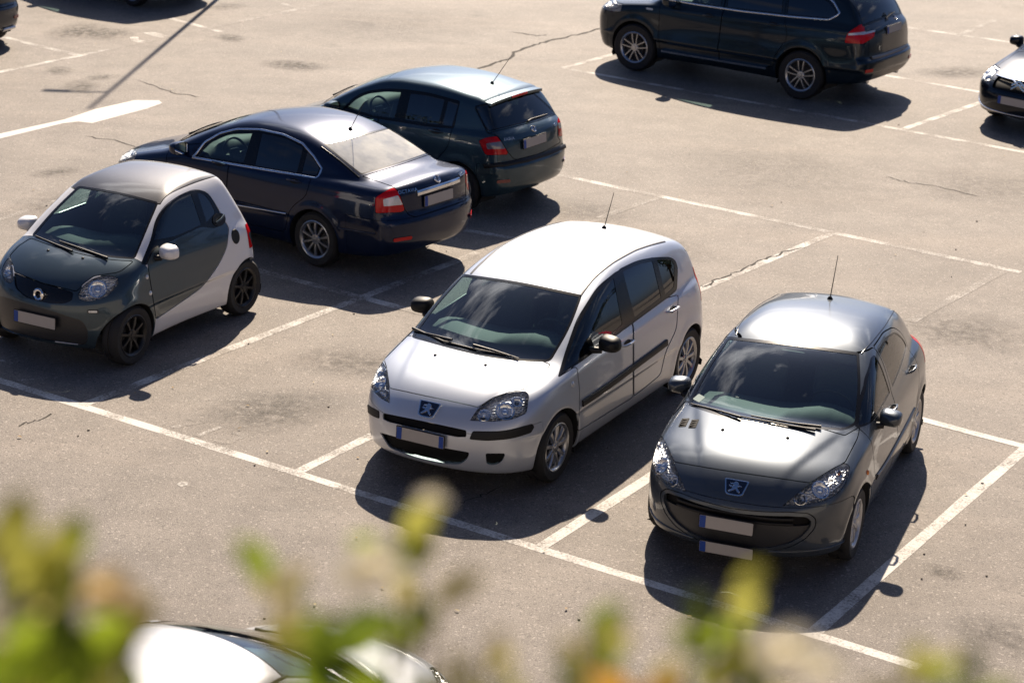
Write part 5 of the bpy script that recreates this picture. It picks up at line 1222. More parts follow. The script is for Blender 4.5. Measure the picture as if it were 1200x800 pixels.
def build_suv():
    c = Car('parked_car', 'large black off-road estate car with chrome sill strip, cut off by the top edge', (3.4897, 34.969, 2.5578), SUV, h=.028, group='cars parked in the lot')
    k = Kit(c); PT = paint('paint_black', (.007, .017, .028), .3, .28, .005, .8); RX = lambda V: V[:, 0]+1.5
    for sg, fn in pairxz(c, [(.95, 1.20), (.72, 1.38), (.42, 1.53), (.12, 1.60), (.02, 1.61), (-.02, 1.21)], .03): k.window(fn, 'door_window', GL_S, ('front', sg), .014)
    for sg, fn in pairxz(c, [(-.10, 1.21), (-.08, 1.615), (-.6, 1.63), (-1.0, 1.62), (-1.06, 1.24)], .03): k.window(fn, 'door_window', GL_D, ('rear', sg), .014)
    for sg, fn in pairxz(c, [(-1.13, 1.24), (-1.08, 1.615), (-1.5, 1.59, .06), (-1.78, 1.50, .08), (-1.93, 1.36, .05), (-1.85, 1.27)], .03): k.window(fn, 'quarter_window', GL_D, None, .012)
    k.window(screen_fn(c, -2.04, -2.36, False, .10, 1.18), 'rear_window', GL_D, seal=.02)
    k.window(screen_fn(c, .32, 1.35, True, .09, 1.12), 'windscreen', GL_W, seal=.02)
    T = c.take(c.img([(989.5, 50.5, 2), (991, 44, 3), (994, 38.5, 3), (1003, 32, 4), (1012.5, 27, 2), (1013.5, 38, 2), (1026, 35, 1.), (1024, 44, 2), (1011, 52, 2)], 1.5, lim=RX)); taillamp(c, T, c.img([(994, 39.5), (1012, 37.5), (1027, 34), (1026, 37.5), (1012, 41), (994, 42)], .6))
    T = c.take(c.img([(1066.5, 15), (1071, 10), (1074, 20), (1072.5, 33), (1067.5, 33)], 1.5, lim=RX)); taillamp(c, T, None, red=REDD)
    for sg, fn in lampf(c, .45, .93, .86, 1.02, 1.75, 1, .03): 
        T = c.take(fn); p, n = c.front(sg*.68, .94); headlight(c, T, [(p, n, .06, 'clear')], .05)
    k.panel(c.yz([(-.30, .78), (-.03, .78), (-.03, 1.0), (-.34, 1.0)], .05, 1.8), 'grille', GRL, inset=.02, rim=.02); k.panel(c.yz([(.30, .78), (.03, .78), (.03, 1.0), (.34, 1.0)], .05, 1.8), 'grille', GRL, inset=.02, rim=.02)
    k.panel(lambda V: smax(np.maximum(1.3-.1*V[:, 1]**2-V[:, 0], .93-V[:, 2]), np.abs(V[:, 1])-.75, .1), 'hood', PT)
    k.panel(c.yz([(-1., .80), (1., .80), (1., .1), (-1., .1)], .05, 2.0), 'front_bumper', PT, gap=.004)
    sk = k.panel(c.yz([(-.50, .33), (.50, .33), (.60, .50), (-.60, .50)], .04, 2.0, -1), 'skid_plate', mat('skid_grey', (.22, .21, .20), .45, .4), gap=.003)
    k.panel(lambda V: np.maximum(np.maximum(V[:, 0]+1.9, np.abs(V[:, 1])-.66), .74-V[:, 2]), 'tailgate', PT)
    k.arches(); D = {}
    for sg, fn in pairxz(c, [(1.05, 1.215), (1.0, .42, .06), (-.06, .40, .03), (-.06, 1.65), (.12, 1.65, .1), (.45, 1.57, .1), (.75, 1.42, .1), (1.0, 1.24)], .05): D['front', sg] = k.panel(fn, 'front_door', PT)
    for sg, fn in pairxz(c, [(-.07, .40, .03), (-.98, .42, .06), (-1.08, .70, .12), (-1.22, .92, .1), (-1.1, 1.22), (-1.06, 1.65), (-.07, 1.65)], .03): D['rear', sg] = k.panel(fn, 'rear_door', PT)
    k.place_windows(D)
    bm = bumper_rear(k, PT, .72, 1.92)
    add_wheels(c, dict(n=5, w0=.022, w1=.024, dbl=.05), rim_m=ALLOYG, rimR=.245, W=.26)
    finish_body(c, PT, True, k.fns)
    for sg in (1, -1):
        c.ribbon([c.side(x, z, sg) for x, z in ((1.0, 1.195), (.4, 1.19), (-.4, 1.195), (-1.2, 1.22), (-1.82, 1.25), (-1.97, 1.36), (-1.82, 1.52), (-1.5, 1.62))], .025, .01, CHR, 'window_trim', n=60)
        c.ribbon([c.side(x, .42, sg) for x in np.linspace(.93, -.92, 12)], .04, .085, CHR, 'sill_strip')
        handle(c, .16, 1.06, PT, D['front', sg], sg); handle(c, -.95, 1.08, PT, D['rear', sg], sg)
        p, n = c.side(1.22, 1.02, sg); b = MB(); b.prism(rpoly([(-.06, -.015), (.06, -.015), (.06, .015), (-.06, .015)], .012), .008, c.frame(p, n)); b.build('indicator', WHT, c.root)
    c.ribbon([c.rear(y, .735) for y in np.linspace(-.62, .62, 15)], .05, .02, mat('skid_grey', (.22, .21, .20), .45, .4), 'bumper_step', bm)
    p, n = c.hpx((1048.8, 20.5)); round_emblem(c, p, n, .042, 'quarters'); p, n = c.hpx((1047, 33)); plate(c, p, (-1, 0, .1), .50, .11, lift=.012)
    for sg in (1, -1):
        p, n = c.rear(sg*.72, .56); b = MB(); b.prism(rpoly([(-.09, -.025), (.09, -.025), (.09, .025), (-.09, .025)], .018), .006, c.frame(p, n)); b.build('reflector', RED, c.root)
        p, n = c.rear(sg*.52, .36); b = MB(); b.tube([p+np.array([.2, 0, 0]), p+np.array([-.02, 0, 0])], .045, 16); b.build('exhaust', ALLOYG, c.root, auto=50)
    wiper(c, [c.rear(.0, 1.20), c.rear(-.02, 1.235), c.rear(-.2, 1.26), c.rear(-.4, 1.27)])
    mirror_pair(c, .82, 1.06, 1.22, PT, (.16, .22, .19))
    add_interior(c, (.15,), .75, dash=(.80, 1.12), hw=.72, rear_x=-.95)
    return c
# ================================================================ cars at the edges of the picture
def plain_car(name_label, pose, S, PT, spec, group='cars parked in the lot', h=.03):
    c = Car('parked_car', name_label, pose, S, h=h, group=group); k = Kit(c); b = spec
    for sg, fn in pairxz(c, b['front_w'], .03): k.window(fn, 'door_window', GL_S, ('front', sg), .014)
    for sg, fn in pairxz(c, b['rear_w'], .03): k.window(fn, 'door_window', GL_D, ('rear', sg), .014)
    k.window(screen_fn(c, b['rw'][0], b['rw'][1], False, .10, b['rw'][2]), 'rear_window', GL_D, seal=.02)
    k.window(screen_fn(c, b['ws'][0], b['ws'][1], True, .08, .93), 'windscreen', GL_W, seal=.02)
    for sg, fn in lampf(c, *b['tl'], -1): taillamp(c, c.take(fn), lambda V, z=b['tl']: np.abs(V[:, 2]-(z[2]+z[3])/2+.02)-.03)
    hood = simple_front(k, PT, *b['front'])
    k.panel(lambda V: np.maximum(np.maximum(V[:, 0]-b['tg'][0], np.abs(V[:, 1])-b['tg'][1]), b['tg'][2]-V[:, 2]), 'tailgate', PT)
    k.arches(); D = {}
    w = S['wb']/2
    for sg, fn in pairxz(c, [(w-.35, .97), (w-.42, .32, .06), (-.03, .29, .03), (-.03, 1.32), (.3, 1.30, .1), (.6, 1.18, .1)], .05): D['front', sg] = k.panel(fn, 'front_door', PT)
    for sg, fn in pairxz(c, [(-.04, .29, .03), (-w+.42, .32, .06), (-w+.3, .62, .1), (-w+.1, .8, .1), (-w+.06, 1.1, .05), (-w+.3, 1.30, .1), (-.04, 1.34)], .03): D['rear', sg] = k.panel(fn, 'rear_door', PT)
    k.place_windows(D); bm = bumper_rear(k, PT, b['rb'], b['rbx'])
    add_wheels(c, dict(n=7, w0=.035, w1=.045), rim_m=ALLOY, rimR=.20, W=.19)
    finish_body(c, PT, True, k.fns)
    for sg in (1, -1): handle(c, .14, .92, PT, D['front', sg], sg); handle(c, -w+.38, .94, PT, D['rear', sg], sg)
    mirror_pair(c, w-.62, S['hw']+.06, 1.0, PT, (.14, .2, .15))
    add_interior(c, (.08,), .54, dash=(.62, .96), hw=.62, rear_x=-.85)
    p, n = c.rear(0, .86); plate(c, p, (-1, 0, .08), .50, .11, lift=.01)
    return c, k, D, hood
FABSPEC = dict(front_w=[(.92, .99, .03), (.70, 1.13), (.45, 1.26), (.2, 1.345, .05), (.06, 1.36), (.04, 1.02)], rear_w=[(-.06, 1.36), (-.5, 1.37, .1), (-.85, 1.33, .1), (-1.08, 1.2, .05), (-1.1, 1.10), (-.06, 1.03)],
  rw=(-1.5, -1.78, 1.02), ws=(.12, 1.12), tl=(.60, .84, .74, 1.0, 1.5), front=((.38, .78), (.58, .74), 1.35, 1.04, .62, .55, (.30, .58, .70)), tg=(-1.4, .58, .66), rb=.655, rbx=1.5)

def build_edge_cars():
    # tail of a car at the upper left corner
    c, k, D, hd = plain_car('dark blue hatchback tail with grey bumper trim, cut by the upper left corner', (-9.94, 35.69, rad(147)), FAB, paint('paint_midnight', (.008, .016, .030), .4, .3, .01), FABSPEC)
    for sg in (1, -1):
        p, n = c.rear(sg*.45, .30); b = MB(); b.prism(rpoly([(-.16, -.035), (.16, -.035), (.16, .035), (-.16, .035)], .03), .03, c.frame(p, n)); b.build('bumper_trim', ALLOYG, c.root, bevel=.008)
        p, n = c.rear(sg*.62, .46); b = MB(); b.prism(rpoly([(-.08, -.025), (.08, -.025), (.08, .025), (-.08, .025)], .018), .006, c.frame(p, n)); b.build('reflector', REDD, c.root)
    # car above the top edge: little more than its sill and its shadow show
    plain_car('black hatchback above the top edge, mostly its long shadow in view', (-7.44, 40.10, rad(147)), FAB, paint('paint_black', (.003, .007, .012), .3, .28, .005, .55), FABSPEC)
    # pale car below the balcony
    S = dict(P207, low_top=[(x, z-(.06 if x > .9 else 0)) for x, z in P207['low_top']], nose=[(z, x-.16) for z, x in P207['nose']]); c, k, D, hd = plain_car('silver-white car nearest the viewer at the bottom edge, seen from behind and above past leaves', (-1.78, 11.79, rad(55.5)), S, paint('paint_pale_silver', (.36, .37, .39), .4, .42, .04),
        dict(front_w=[(.93, .985, .03), (.70, 1.125), (.42, 1.255), (.16, 1.335, .04), (.07, 1.335, .02), (.02, 1.0, .02)], rear_w=[(-.05, 1.335, .02), (-.45, 1.335, .08), (-.78, 1.285, .1), (-1.0, 1.15, .06), (-1.06, 1.07, .03), (-.1, 1.005, .02)],
             rw=(-1.40, -1.80, .98), ws=(.22, 1.10), tl=(.62, .85, .80, 1.02, 1.45), front=((.40, .80), (.62, .82), 1.5, 1.10, .64, .58, (.30, .62, .74)), tg=(-1.5, .62, .55), rb=.64, rbx=1.5), h=.024)
    for sg in (1, -1): c.ribbon([c.top(x, sg*y) for x, y in ((.18, .545), (-.2, .575), (-.6, .575), (-1.0, .55), (-1.3, .52))], .02, .006, RUB, 'roof_strip')
    wiper_on(c, (1.0, .42), (.97, -.12))
    # nose of a saloon at the right edge
    S = dict(OCT); c = Car('parked_car', 'black saloon nose with chrome grille bar, cut off by the right edge', (8.56, 33.24, rad(-133)), S, h=.026, group='cars parked in the lot'); k = Kit(c); PT = paint('paint_black_blue', (.004, .009, .018), .2, .28, .006, .7)
    k.window(screen_fn(c, .25, 1.15, True, .08, .95), 'windscreen', GL_W, seal=.02); k.window(screen_fn(c, -1.2, -1.85, False, .09, .98), 'rear_window', GL_D, seal=.02)
    for sg, fn in pairxz(c, FABSPEC['front_w'], .03): k.window(fn, 'door_window', GL_S, ('front', sg), .014)
    for sg, fn in pairxz(c, [(-.06, 1.33), (-.5, 1.33, .1), (-.85, 1.25, .1), (-1.08, 1.12, .05), (-.06, 1.02)], .03): k.window(fn, 'door_window', GL_D, ('rear', sg), .014)
    for sg, fn in lampf(c, .50, .86, .60, .80, 1.5, 1, .05): headlight(c, c.take(fn), [(*c.front(sg*.64, .70), .05, 'clear'), (*c.front(sg*.74, .73), .045, 'dark')], .04)
    g = k.panel(c.yz([(-.42, .60), (.42, .60), (.46, .74), (-.46, .74)], .03, 1.6), 'grille', GRL, inset=.03, rim=.03)
    c.ribbon([c.front(y, .735-.05*math.exp(-(y/.1)**2)) for y in np.linspace(-.50, .50, 31)], .022, .014, CHR, 'grille_bar', g, n=50)
    p, n = c.front(0, .67); n = np.array([1, 0, .2])
    for i, dz in enumerate((.0, .055)):
        b = MB(); b.prism([(-.11, -.055+dz), (0, .02+dz), (.11, -.055+dz), (.11, -.025+dz), (0, .05+dz), (-.11, -.025+dz)], .018, c.frame(p, n)); o = b.build('emblem', CHR, g, bevel=.003)
    c.ribbon([c.front(y, z) for y, z in ((-.80, .40), (-.74, .33), (-.60, .29), (-.3, .275), (0, .27), (.3, .275), (.60, .29), (.74, .33), (.80, .40))], .022, .012, CHR, 'bumper_strip', n=50)
    p, n = c.front(0, .47); plate(c, p, (1, 0, .05), .50, .11, lift=.012)
    hd = k.panel(lambda V: smax(np.maximum(1.12-.1*V[:, 1]**2-V[:, 0], .68-V[:, 2]), np.abs(V[:, 1])-.70, .1), 'hood', PT)
    k.panel(c.yz([(-.95, .58), (.95, .58), (.95, .03), (-.95, .03)], .05, 1.6), 'front_bumper', PT, gap=.004)
    k.arches(); k.place_windows({}); add_wheels(c, dict(n=5, w0=.05, w1=.07), rim_m=ALLOY, rimR=.215, W=.2); finish_body(c, PT, True, k.fns); mirror_pair(c, .72, .94, 1.03, PT)
    add_interior(c, (.1,), .52, dash=(.66, .95), hw=.66, rear_x=-.9)

# ================================================================ ground markings, cracks, stains
def sheet(name, pts, m, z):
    b = MB(); b.add([(p[0], p[1], z) for p in pts], [tuple(range(len(pts)))]); o = b.build(name, m); 
    if o.data.polygons[0].normal.z < 0: o.data.flip_normals()
    o['kind'] = 'structure'; return o
def markings():
    sheet('painted_arrow', [gp(*p) for p in ((-8, 158.5), (75, 140.3), (112, 128), (158, 117.6), (186, 117.8), (190, 121), (172, 127.5), (108, 144.5), (92, 142.6), (74, 144.6), (-8, 164.5))], LM['solid'], .0016)
    sheet('painted_arrow', [gp(*p) for p in ((167, 38.5), (181, 38), (204, 43.5), (190, 45), (176, 41.5))], LM['mid'], .0016); sheet('painted_arrow', [gp(*p) for p in ((152, 44), (162, 43.5), (163, 47), (174, 48.5), (166, 51), (154, 48))], LM['mid'], .0016)
    sheet('painted_patch', [gp(*p) for p in ((207, 567), (213, 564), (221, 565), (219, 568.5), (212, 570))], LM['fresh'], .0016)
    cu_dir = math.atan2((gp(300, 544)-gp(88, 475))[1], (gp(300, 544)-gp(88, 475))[0])
    for txt, px, m in (('712', (18, 436), 'old'), ('713', (243, 506), 'old')):
        cu = bpy.data.curves.new('painted_number', 'FONT'); cu.body = txt; cu.size = .42; cu.align_x = 'CENTER'; cu.align_y = 'CENTER'; cu.space_character = 1.3; cu.offset = .008
        ob = bpy.data.objects.new('painted_number', cu); COL.objects.link(ob); dg = bpy.context.evaluated_depsgraph_get(); me = bpy.data.meshes.new_from_object(ob.evaluated_get(dg)); bpy.data.objects.remove(ob)
        P = gp(*px); me.transform(Matrix.Translation((P[0], P[1], .0016)) @ Matrix.Rotation(cu_dir, 4, 'Z')); me.materials.clear(); me.materials.append(LM[m]); o = bpy.data.objects.new('painted_number', me); COL.objects.link(o); o['kind'] = 'structure'
    ck = mat('crack_dark', (.035, .030, .026), .95, noise=(6, .3))
    for pts, w in (([(560, 82), (578, 75), (597, 69), (604, 61), (628, 53), (645, 47), (668, 43), (690, 38), (706, 33)], .05), ([(820, 337), (834, 333), (850, 325), (868, 317), (888, 307), (905, 301), (925, 294), (946, 290)], .022), ([(163, 95), (185, 103), (208, 110), (235, 113)], .02), ([(600, 38), (630, 42), (640, 41)], .03), ([(1035, 208), (1060, 213), (1100, 219), (1150, 231)], .014), ([(18, 498), (38, 493), (60, 486)], .014), ([(540, 590), (565, 582), (590, 569)], .012), ([(100, 160), (140, 166), (180, 178)], .014)):
        P = [gp(*p) for p in pts]; Q = []
        for a, b_ in zip(P[:-1], P[1:]):
            for t in np.linspace(0, 1, 6)[:-1]: Q.append(a+(b_-a)*t+np.array([RNG.normal(0, .02), RNG.normal(0, .03), 0]))
        Q.append(P[-1]); V = []
        for i, q in enumerate(Q):
            d = Q[min(i+1, len(Q)-1)]-Q[max(i-1, 0)]; d /= np.linalg.norm(d)+1e-9; nn = np.array([-d[1], d[0], 0])*w*(.25+.75*RNG.random())*(1 if 0 < i < len(Q)-1 else .1)
            V += [q+nn+np.array([0, 0, .0035]), q-nn*.6+np.array([0, 0, .0035])]
        b = MB(); b.add(V, [(2*i, 2*i+1, 2*i+3, 2*i+2) for i in range(len(Q)-1)]); o = b.build('ground_crack', ck); o['kind'] = 'structure'
        if o.data.polygons[0].normal.z < 0: o.data.flip_normals()
    # manhole-like round patch and oil stains: soft edged, fading into the asphalt by their own texture
    def stain(px, rx, ry, strength, ang=0., col=(.045, .040, .036)):
        key = 'oil_stain_%d' % int(strength*100)
        m = MATS.get(key)
        if m is None:
            m = bpy.data.materials.new(key); m.use_nodes = True; nt = m.node_tree; b = nt.nodes['Principled BSDF']; b.inputs['Base Color'].default_value = (*col, 1); b.inputs['Roughness'].default_value = .85
            tc = N(nt, 'ShaderNodeTexCoord'); gr = N(nt, 'ShaderNodeTexGradient'); gr.gradient_type = 'SPHERICAL'; nt.links.new(tc.outputs['Object'], gr.inputs[0])
            geo = N(nt, 'ShaderNodeNewGeometry'); nz = noise(nt, geo.outputs['Position'], 9, 6, .7); nz2 = noise(nt, geo.outputs['Position'], 60, 2, .7)
            mu = N(nt, 'ShaderNodeMath'); mu.operation = 'MULTIPLY'; nt.links.new(ramp(nt, gr.outputs['Fac'], 0, .8, 0, 1), mu.inputs[0]); nt.links.new(ramp(nt, nz, .35, .62, 0, 1), mu.inputs[1])
            m2 = N(nt, 'ShaderNodeMath'); m2.operation = 'MULTIPLY'; nt.links.new(mu.outputs[0], m2.inputs[0]); nt.links.new(ramp(nt, nz2, .3, .6, .3, 1), m2.inputs[1])
            m3 = N(nt, 'ShaderNodeMath'); m3.operation = 'MULTIPLY'; m3.inputs[1].default_value = strength; nt.links.new(m2.outputs[0], m3.inputs[0]); nt.links.new(m3.outputs[0], b.inputs['Alpha']); MATS[key] = m
        b = MB(); b.add([(math.cos(t), math.sin(t), 0) for t in np.linspace(0, 2*math.pi, 28, endpoint=False)], [tuple(range(28))]); o = b.build('oil_stain', m); P = gp(*px); stain.z += .0001; o.location = (P[0], P[1], .0040+stain.z); o.scale = (rx, ry, 1); o.rotation_euler = (0, 0, ang); o['kind'] = 'structure'
    stain.z = 0
    for px, rx, ry, st in (((318, 482), .6, .8, .62), ((418, 425), .5, .8, .55), ((90, 37), .9, .5, .8), ((125, 40), .6, .5, .8), ((345, 77), .42, .62, .95), ((270, 45), .28, .4, .9), ((70, 83), .25, .35, .7), ((118, 91), .2, .35, .7), ((95, 102), .5, .3, .7), ((1120, 85), .5, .8, .7), ((265, 8), .35, .5, .6), ((1170, 745), .35, .5, .55), ((1105, 670), .15, .2, .7), ((1130, 390), .8, .9, .5), ((1000, 115), .6, .8, .4), ((66, 202), .25, .4, .7), ((60, 240), .9, .5, .4), ((185, 345), .5, .8, .5), ((900, 200), 2.2, 1.6, .25), ((450, 30), 2.5, 1.8, .25), ((1150, 220), 1.2, 1.2, .3), ((690, 250), .8, .8, .35), ((770, 290), .9, .7, .4)): stain(px, rx, ry, st, RNG.random()*3)

def litter():
    b = MB(); r = np.random.default_rng(11)
    for i in range(110):
        px = (r.random()*1200, 40+r.random()*700); P = gp(*px)
        if r.random() < .6: leaf(b, P+np.array([0, 0, .012]), np.array([r.normal(), r.normal(), .1]), np.array([0, 0, 1.]), .02+.03*r.random(), .012+.014*r.random(), int(r.random() < .5))
        else: b.box((P[0], P[1], .008), (.012+.012*r.random(), .01+.01*r.random(), .008), r.random()*3, 2, .7)
    o = b.build('ground_litter', [mat('dry_leaf', (.30, .20, .09), .8), mat('dry_leaf_pale', (.42, .34, .20), .8), mat('grit', (.24, .21, .18), .9)]); o['kind'] = 'stuff'; o['label'] = 'dry leaves and grit scattered on the asphalt'

# ================================================================ street lamp above the picture
def street_lamp():
    t = thing('street_lamp', 'tall single-armed grey street lamp, only its shadow crossing the upper left', 'street lamp', (-5.32, 41.97, 0)); gm = mat('lamp_post_grey', (.25, .26, .27), .45, .7)
    b = MB(); b.tube([(0, 0, 0), (0, 0, .5), (0, 0, 9.0)], [.065, .05, .032], 12); b.build('pole', gm, t, auto=50)
    b = MB(); b.lathe([(0, .03), (.2, .03), (.2, 0)], 16, Matrix.Rotation(rad(90), 4, 'X')); b.build('base_plate', gm, t, auto=40)
    for sx in (-1,):
        b = MB(); b.tube([(0, 0, 8.1), (sx*.3, 0, 8.15), (sx*.55, 0, 8.15)], .025, 8); o = b.build('arm', gm, t, auto=50)
        b = MB(); softbox(b, Vector((sx*.75, 0, 8.14)), (.42, .12, .08), .03); b.build('lamp_head', gm, o, auto=50)

# ================================================================ terrace with shrubs in front of the camera
def leaf_mat(name, col, tr):
    m = bpy.data.materials.new(name); m.use_nodes = True; nt = m.node_tree; nt.nodes.clear(); out = N(nt, 'ShaderNodeOutputMaterial'); mx = N(nt, 'ShaderNodeMixShader'); mx.inputs[0].default_value = .62
    d = N(nt, 'ShaderNodeBsdfPrincipled'); d.inputs['Base Color'].default_value = (*col, 1); d.inputs['Roughness'].default_value = .4; t = N(nt, 'ShaderNodeBsdfTranslucent'); t.inputs[0].default_value = (*tr, 1)
    nt.links.new(d.outputs[0], mx.inputs[1]); nt.links.new(t.outputs[0], mx.inputs[2]); nt.links.new(mx.outputs[0], out.inputs[0]); return m
def leaf(mb, p, d, up, L, W, mi):
    d = np.asarray(d, float); d /= np.linalg.norm(d); s = np.cross(d, up); s /= np.linalg.norm(s)+1e-9; n = np.cross(s, d)
    V = []
    for t, w, z in ((0, .08, 0), (.25, .8, .03), (.55, 1., .04), (.8, .7, .0), (1., .04, -.08)):
        c = np.asarray(p)+d*L*t+n*L*z; V += [c-s*W/2*w+n*W*.12*w, c, c+s*W/2*w+n*W*.12*w]
    F = []
    for i in range(4): F += [(i*3, i*3+1, i*3+4, i*3+3), (i*3+1, i*3+2, i*3+5, i*3+4)]
    mb.add(V, F, mi)
def foreground():
    TZ = 5.85; con = mat('terrace_concrete', (.30, .28, .25), .85, noise=(3, .15)); soil = mat('soil', (.07, .05, .035), .95, noise=(20, .3))
    b = MB(); b.box((0, -4.8, TZ/2), (60, 13.0, TZ)); o = b.build('terrace', con); o['kind'] = 'structure'
    LMS = [leaf_mat('leaf_green', (.06, .10, .012), (.32, .42, .03)), leaf_mat('leaf_yellow_green', (.16, .165, .02), (.48, .46, .09)), leaf_mat('leaf_olive', (.18, .16, .05), (.50, .44, .15)), leaf_mat('leaf_pale', (.45, .40, .26), (.55, .46, .26)), leaf_mat('leaf_orange', (.34, .14, .012), (.52, .28, .04)), leaf_mat('leaf_dark', (.035, .055, .012), (.16, .21, .01))]
    bark = mat('shrub_bark', (.10, .075, .05), .85)
    def pt(px, d): return np.array([0, 0, CH])+px_ray(px)*d
    def shrub(label, base_px, d0, shoots):
        t = thing('shrub', label, 'shrub', group='shrubs along the terrace edge'); B = pt(base_px, d0); B[2] = TZ; t.location = tuple(B)
        st = MB(); fo = MB()
        for (px, d, n, mix, spread, sz) in shoots:
            tip = pt((px[0], px[1]+26), d)-B; P = [np.zeros(3)+np.array([tip[0]*.3, tip[1]*.3, 0]), np.array([tip[0]*.55, tip[1]*.6, tip[2]*.45]), np.array([tip[0]*.85, tip[1]*.9, tip[2]*.78]), tip]
            st.tube(P, [.007, .005, .0035, .002], 6)
            for i in range(int(n*1.05)):
                q = RNG.random()**.8; k_ = 1-q*spread; j = k_*3; a = int(min(j, 2.999)); c = P[a]+(P[a+1]-P[a])*(j-a)
                an = RNG.random()*6.283; dr = np.array([math.cos(an), math.sin(an)*.8, .55+.7*RNG.random()]); L = sz*(.75+.5*RNG.random())
                leaf(fo, c, dr, np.array([RNG.normal(0, .4), RNG.normal(0, .4)-.8, .8]), L, L*.52, int(RNG.choice(mix)))
        st.build('stem', bark, t, smooth=True); o = fo.build('foliage', LMS, t, smooth=True); return t, B
    def blossom(t, B, px, d, r, col):
        m = leaf_mat('petal_%s' % col[0], col[1], col[2]) if ('petal_'+col[0]) not in bpy.data.materials else bpy.data.materials['petal_'+col[0]]
        b = MB(); c = pt(px, d)-B
        for i in range(14):
            an = i*2.4; e = .2+.75*(i % 3)/2; leaf(b, c, np.array([math.cos(an)*math.cos(e), math.sin(an)*math.cos(e), math.sin(e)]), np.array([.1, -.4, 1.]), r, r*.7, 0)
        b.build('blossom', m, t, smooth=True)
    CREAM = ('cream', (.78, .74, .62), (.70, .64, .48)); PEACH = ('peach', (.66, .54, .34), (.66, .52, .28))
    t, B = shrub('dense leafy shrub filling the lower left corner, yellow-green and dark leaves', (60, 960), 1.75, [((12, 640), 1.7, 16, [1, 2, 1], .35, .055), ((140, 690), 1.8, 12, [2, 3, 2], .35, .045), ((45, 725), 1.65, 26, [1, 1, 0], .5, .055), ((110, 745), 1.7, 22, [1, 2, 0], .5, .05), ((18, 628), 1.75, 16, [0, 1, 2, 5], .45, .05), ((40, 655), 1.7, 18, [1, 1, 0], .4, .05), ((80, 640), 1.85, 14, [1, 2, 0], .4, .045), ((62, 690), 1.7, 30, [1, 0, 5, 0], .5, .055), ((95, 705), 1.75, 26, [0, 5, 2, 5], .5, .05), ((20, 715), 1.65, 30, [0, 0, 5, 5], .6, .055), ((120, 725), 1.8, 20, [2, 0, 5], .5, .045), ((148, 740), 1.8, 12, [2, 0], .45, .04), ((55, 750), 1.6, 40, [0, 0, 5, 5, 1], .6, .055), ((100, 770), 1.65, 36, [5, 0, 1, 5], .6, .055), ((10, 770), 1.6, 30, [0, 5], .6, .055), ((135, 790), 1.7, 20, [0, 5, 2], .6, .05)])
    blossom(t, B, (120, 702), 1.8, .030, PEACH); blossom(t, B, (140, 712), 1.82, .026, PEACH); blossom(t, B, (6, 735), 1.7, .026, CREAM)
    t, B = shrub('slender shrub with pale blossoms in front of the bottom car, leaning green shoot', (390, 960), 1.8, [((320, 640), 1.85, 16, [2, 2, 3, 0], .28, .040), ((350, 650), 1.85, 12, [2, 2, 0], .3, .040), ((378, 690), 1.7, 8, [0, 0, 1], .22, .055), ((400, 735), 1.7, 9, [0, 0, 5], .35, .05), ((470, 575), 1.9, 5, [1, 0], .10, .05), ((492, 650), 1.85, 8, [2, 0], .25, .040), ((508, 680), 1.85, 10, [2, 2, 5], .35, .042), ((250, 775), 1.7, 8, [0, 0], .3, .045), ((398, 780), 1.68, 7, [0, 5], .4, .045), ((412, 792), 1.68, 4, [0, 5], .4, .045)])
    blossom(t, B, (440, 672), 1.8, .030, CREAM); blossom(t, B, (425, 684), 1.82, .022, CREAM); blossom(t, B, (505, 590), 1.95, .016, CREAM)
    t, B = shrub('low shrub top with one yellow sprig, right of the bottom car', (575, 960), 1.85, [((572, 738), 1.85, 10, [1, 2, 3], .25, .035), ((555, 755), 1.85, 8, [2, 2], .3, .035), ((590, 760), 1.85, 7, [2, 1], .3, .035)])
    t, B = shrub('shrub with an orange leaf among green ones, below the space between the front cars', (730, 960), 1.8, [((690, 692), 1.8, 10, [0, 2, 0], .25, .042), ((705, 720), 1.8, 10, [2, 0], .3, .042), ((742, 768), 1.75, 5, [4, 4], .12, .045), ((765, 760), 1.8, 8, [2, 4, 2], .3, .04), ((655, 780), 1.8, 10, [2, 5], .4, .04), ((735, 790), 1.75, 14, [4, 2, 0], .5, .04)])
    t, B = shrub('tall sprig of yellow-green leaves rising across the nose of the dark grey hatchback', (850, 960), 1.8, [((860, 664), 1.78, 2, [1], .04, .042), ((832, 655), 1.8, 7, [0, 5, 0], .18, .042), ((852, 690), 1.78, 5, [1, 0, 2], .2, .042), ((830, 700), 1.8, 7, [0, 5, 2], .25, .042), ((905, 735), 1.8, 8, [1, 2, 0], .25, .04), ((885, 770), 1.75, 14, [0, 0, 1], .4, .045)])
    blossom(t, B, (920, 778), 1.75, .034, CREAM); blossom(t, B, (842, 745), 1.9, .016, PEACH)
    t, B = shrub('shrub tops at the lower right, olive and green leaves', (1100, 960), 1.8, [((1088, 755), 1.8, 9, [1, 2, 0], .25, .042), ((1105, 778), 1.8, 10, [1, 0], .3, .042), ((1142, 778), 1.8, 12, [0, 0, 5], .35, .042), ((1160, 790), 1.8, 10, [0, 5], .4, .042), ((1040, 775), 1.85, 6, [2, 2], .3, .035)])
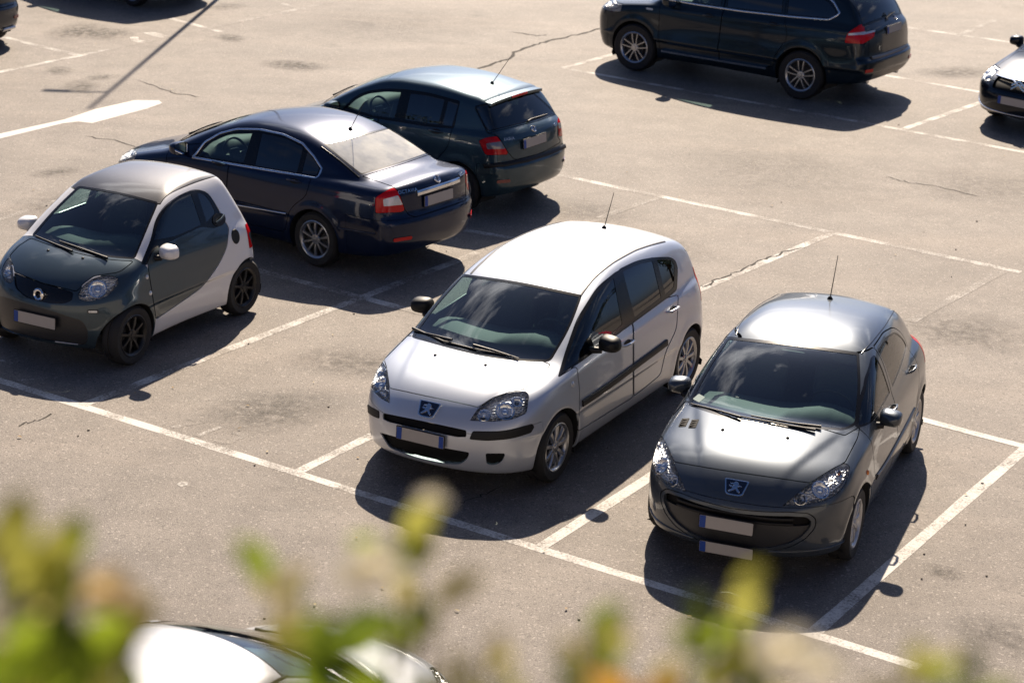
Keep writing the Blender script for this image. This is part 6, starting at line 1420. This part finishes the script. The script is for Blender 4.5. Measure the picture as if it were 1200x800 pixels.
    blossom(t, B, (962, 792), 1.8, .02, CREAM)

# ================================================================ trees round the lot (outside the picture, mirrored in glass and paint)
def trees():
    bark = mat('tree_bark', (.09, .07, .05), .9, noise=(8, .3)); lm = [mat('foliage_dark', (.030, .050, .014), .6), mat('foliage_mid', (.05, .075, .02), .6)]
    def proto(seed):
        r = np.random.default_rng(seed); t = thing('tree', 'broad dark green tree standing beyond the edge of the car park', 'tree', (0, 0, 0), 0, 'trees round the car park')
        tr = MB(); tr.tube([(0, 0, 0), (.1, 0, 1.5), (0, .1, 3.2), (.1, 0, 5.)], [.28, .22, .17, .06], 10)
        blobs = []
        for i in range(9):
            a = r.random()*6.28; e = np.array([math.cos(a)*(1.0+1.4*r.random()), math.sin(a)*(1.0+1.4*r.random()), 3.6+2.6*r.random()]); blobs.append((e, .9+.7*r.random())); tr.tube([(0, .05, 2.4), tuple(e*np.array([.5, .5, .8])), tuple(e)], [.10, .07, .03], 6)
        tr.build('trunk', bark, t, auto=60); cr = MB()
        for c, R in blobs:
            for i in range(170):
                v = r.normal(size=3); v /= np.linalg.norm(v); p = c+v*R*(.6+.45*r.random()); leaf(cr, p, r.normal(size=3), r.normal(size=3), .28, .2, int(r.random() < .4))
        cr.build('crown', lm, t); return t
    P = [proto(3), proto(5)]
    spots = [(24, 20), (27, 27), (29, 34), (26, 41), (31, 48), (33, 56), (25, 13), (-30, 14), (-33, 22), (-29, 30), (-34, 38), (-31, 47)]
    for i, (x, y) in enumerate(spots):
        if i < 2: t = P[i]
        else:
            s = P[i % 2]; t = s.copy(); COL.objects.link(t)
            for ch in list(s.children): c = ch.copy(); COL.objects.link(c); c.parent = t
        t.location = (x, y, 0); t.rotation_euler = (0, 0, i*1.7); k = .85+.3*((i*37) % 10)/10; t.scale = (k, k, k)
import time
for f in (build_grey, build_silver, build_micro, build_saloon, build_hatch, build_suv, build_edge_cars, markings, litter, street_lamp, foreground, trees):
    t = time.time(); f(); print(f.__name__, round(time.time()-t, 1))
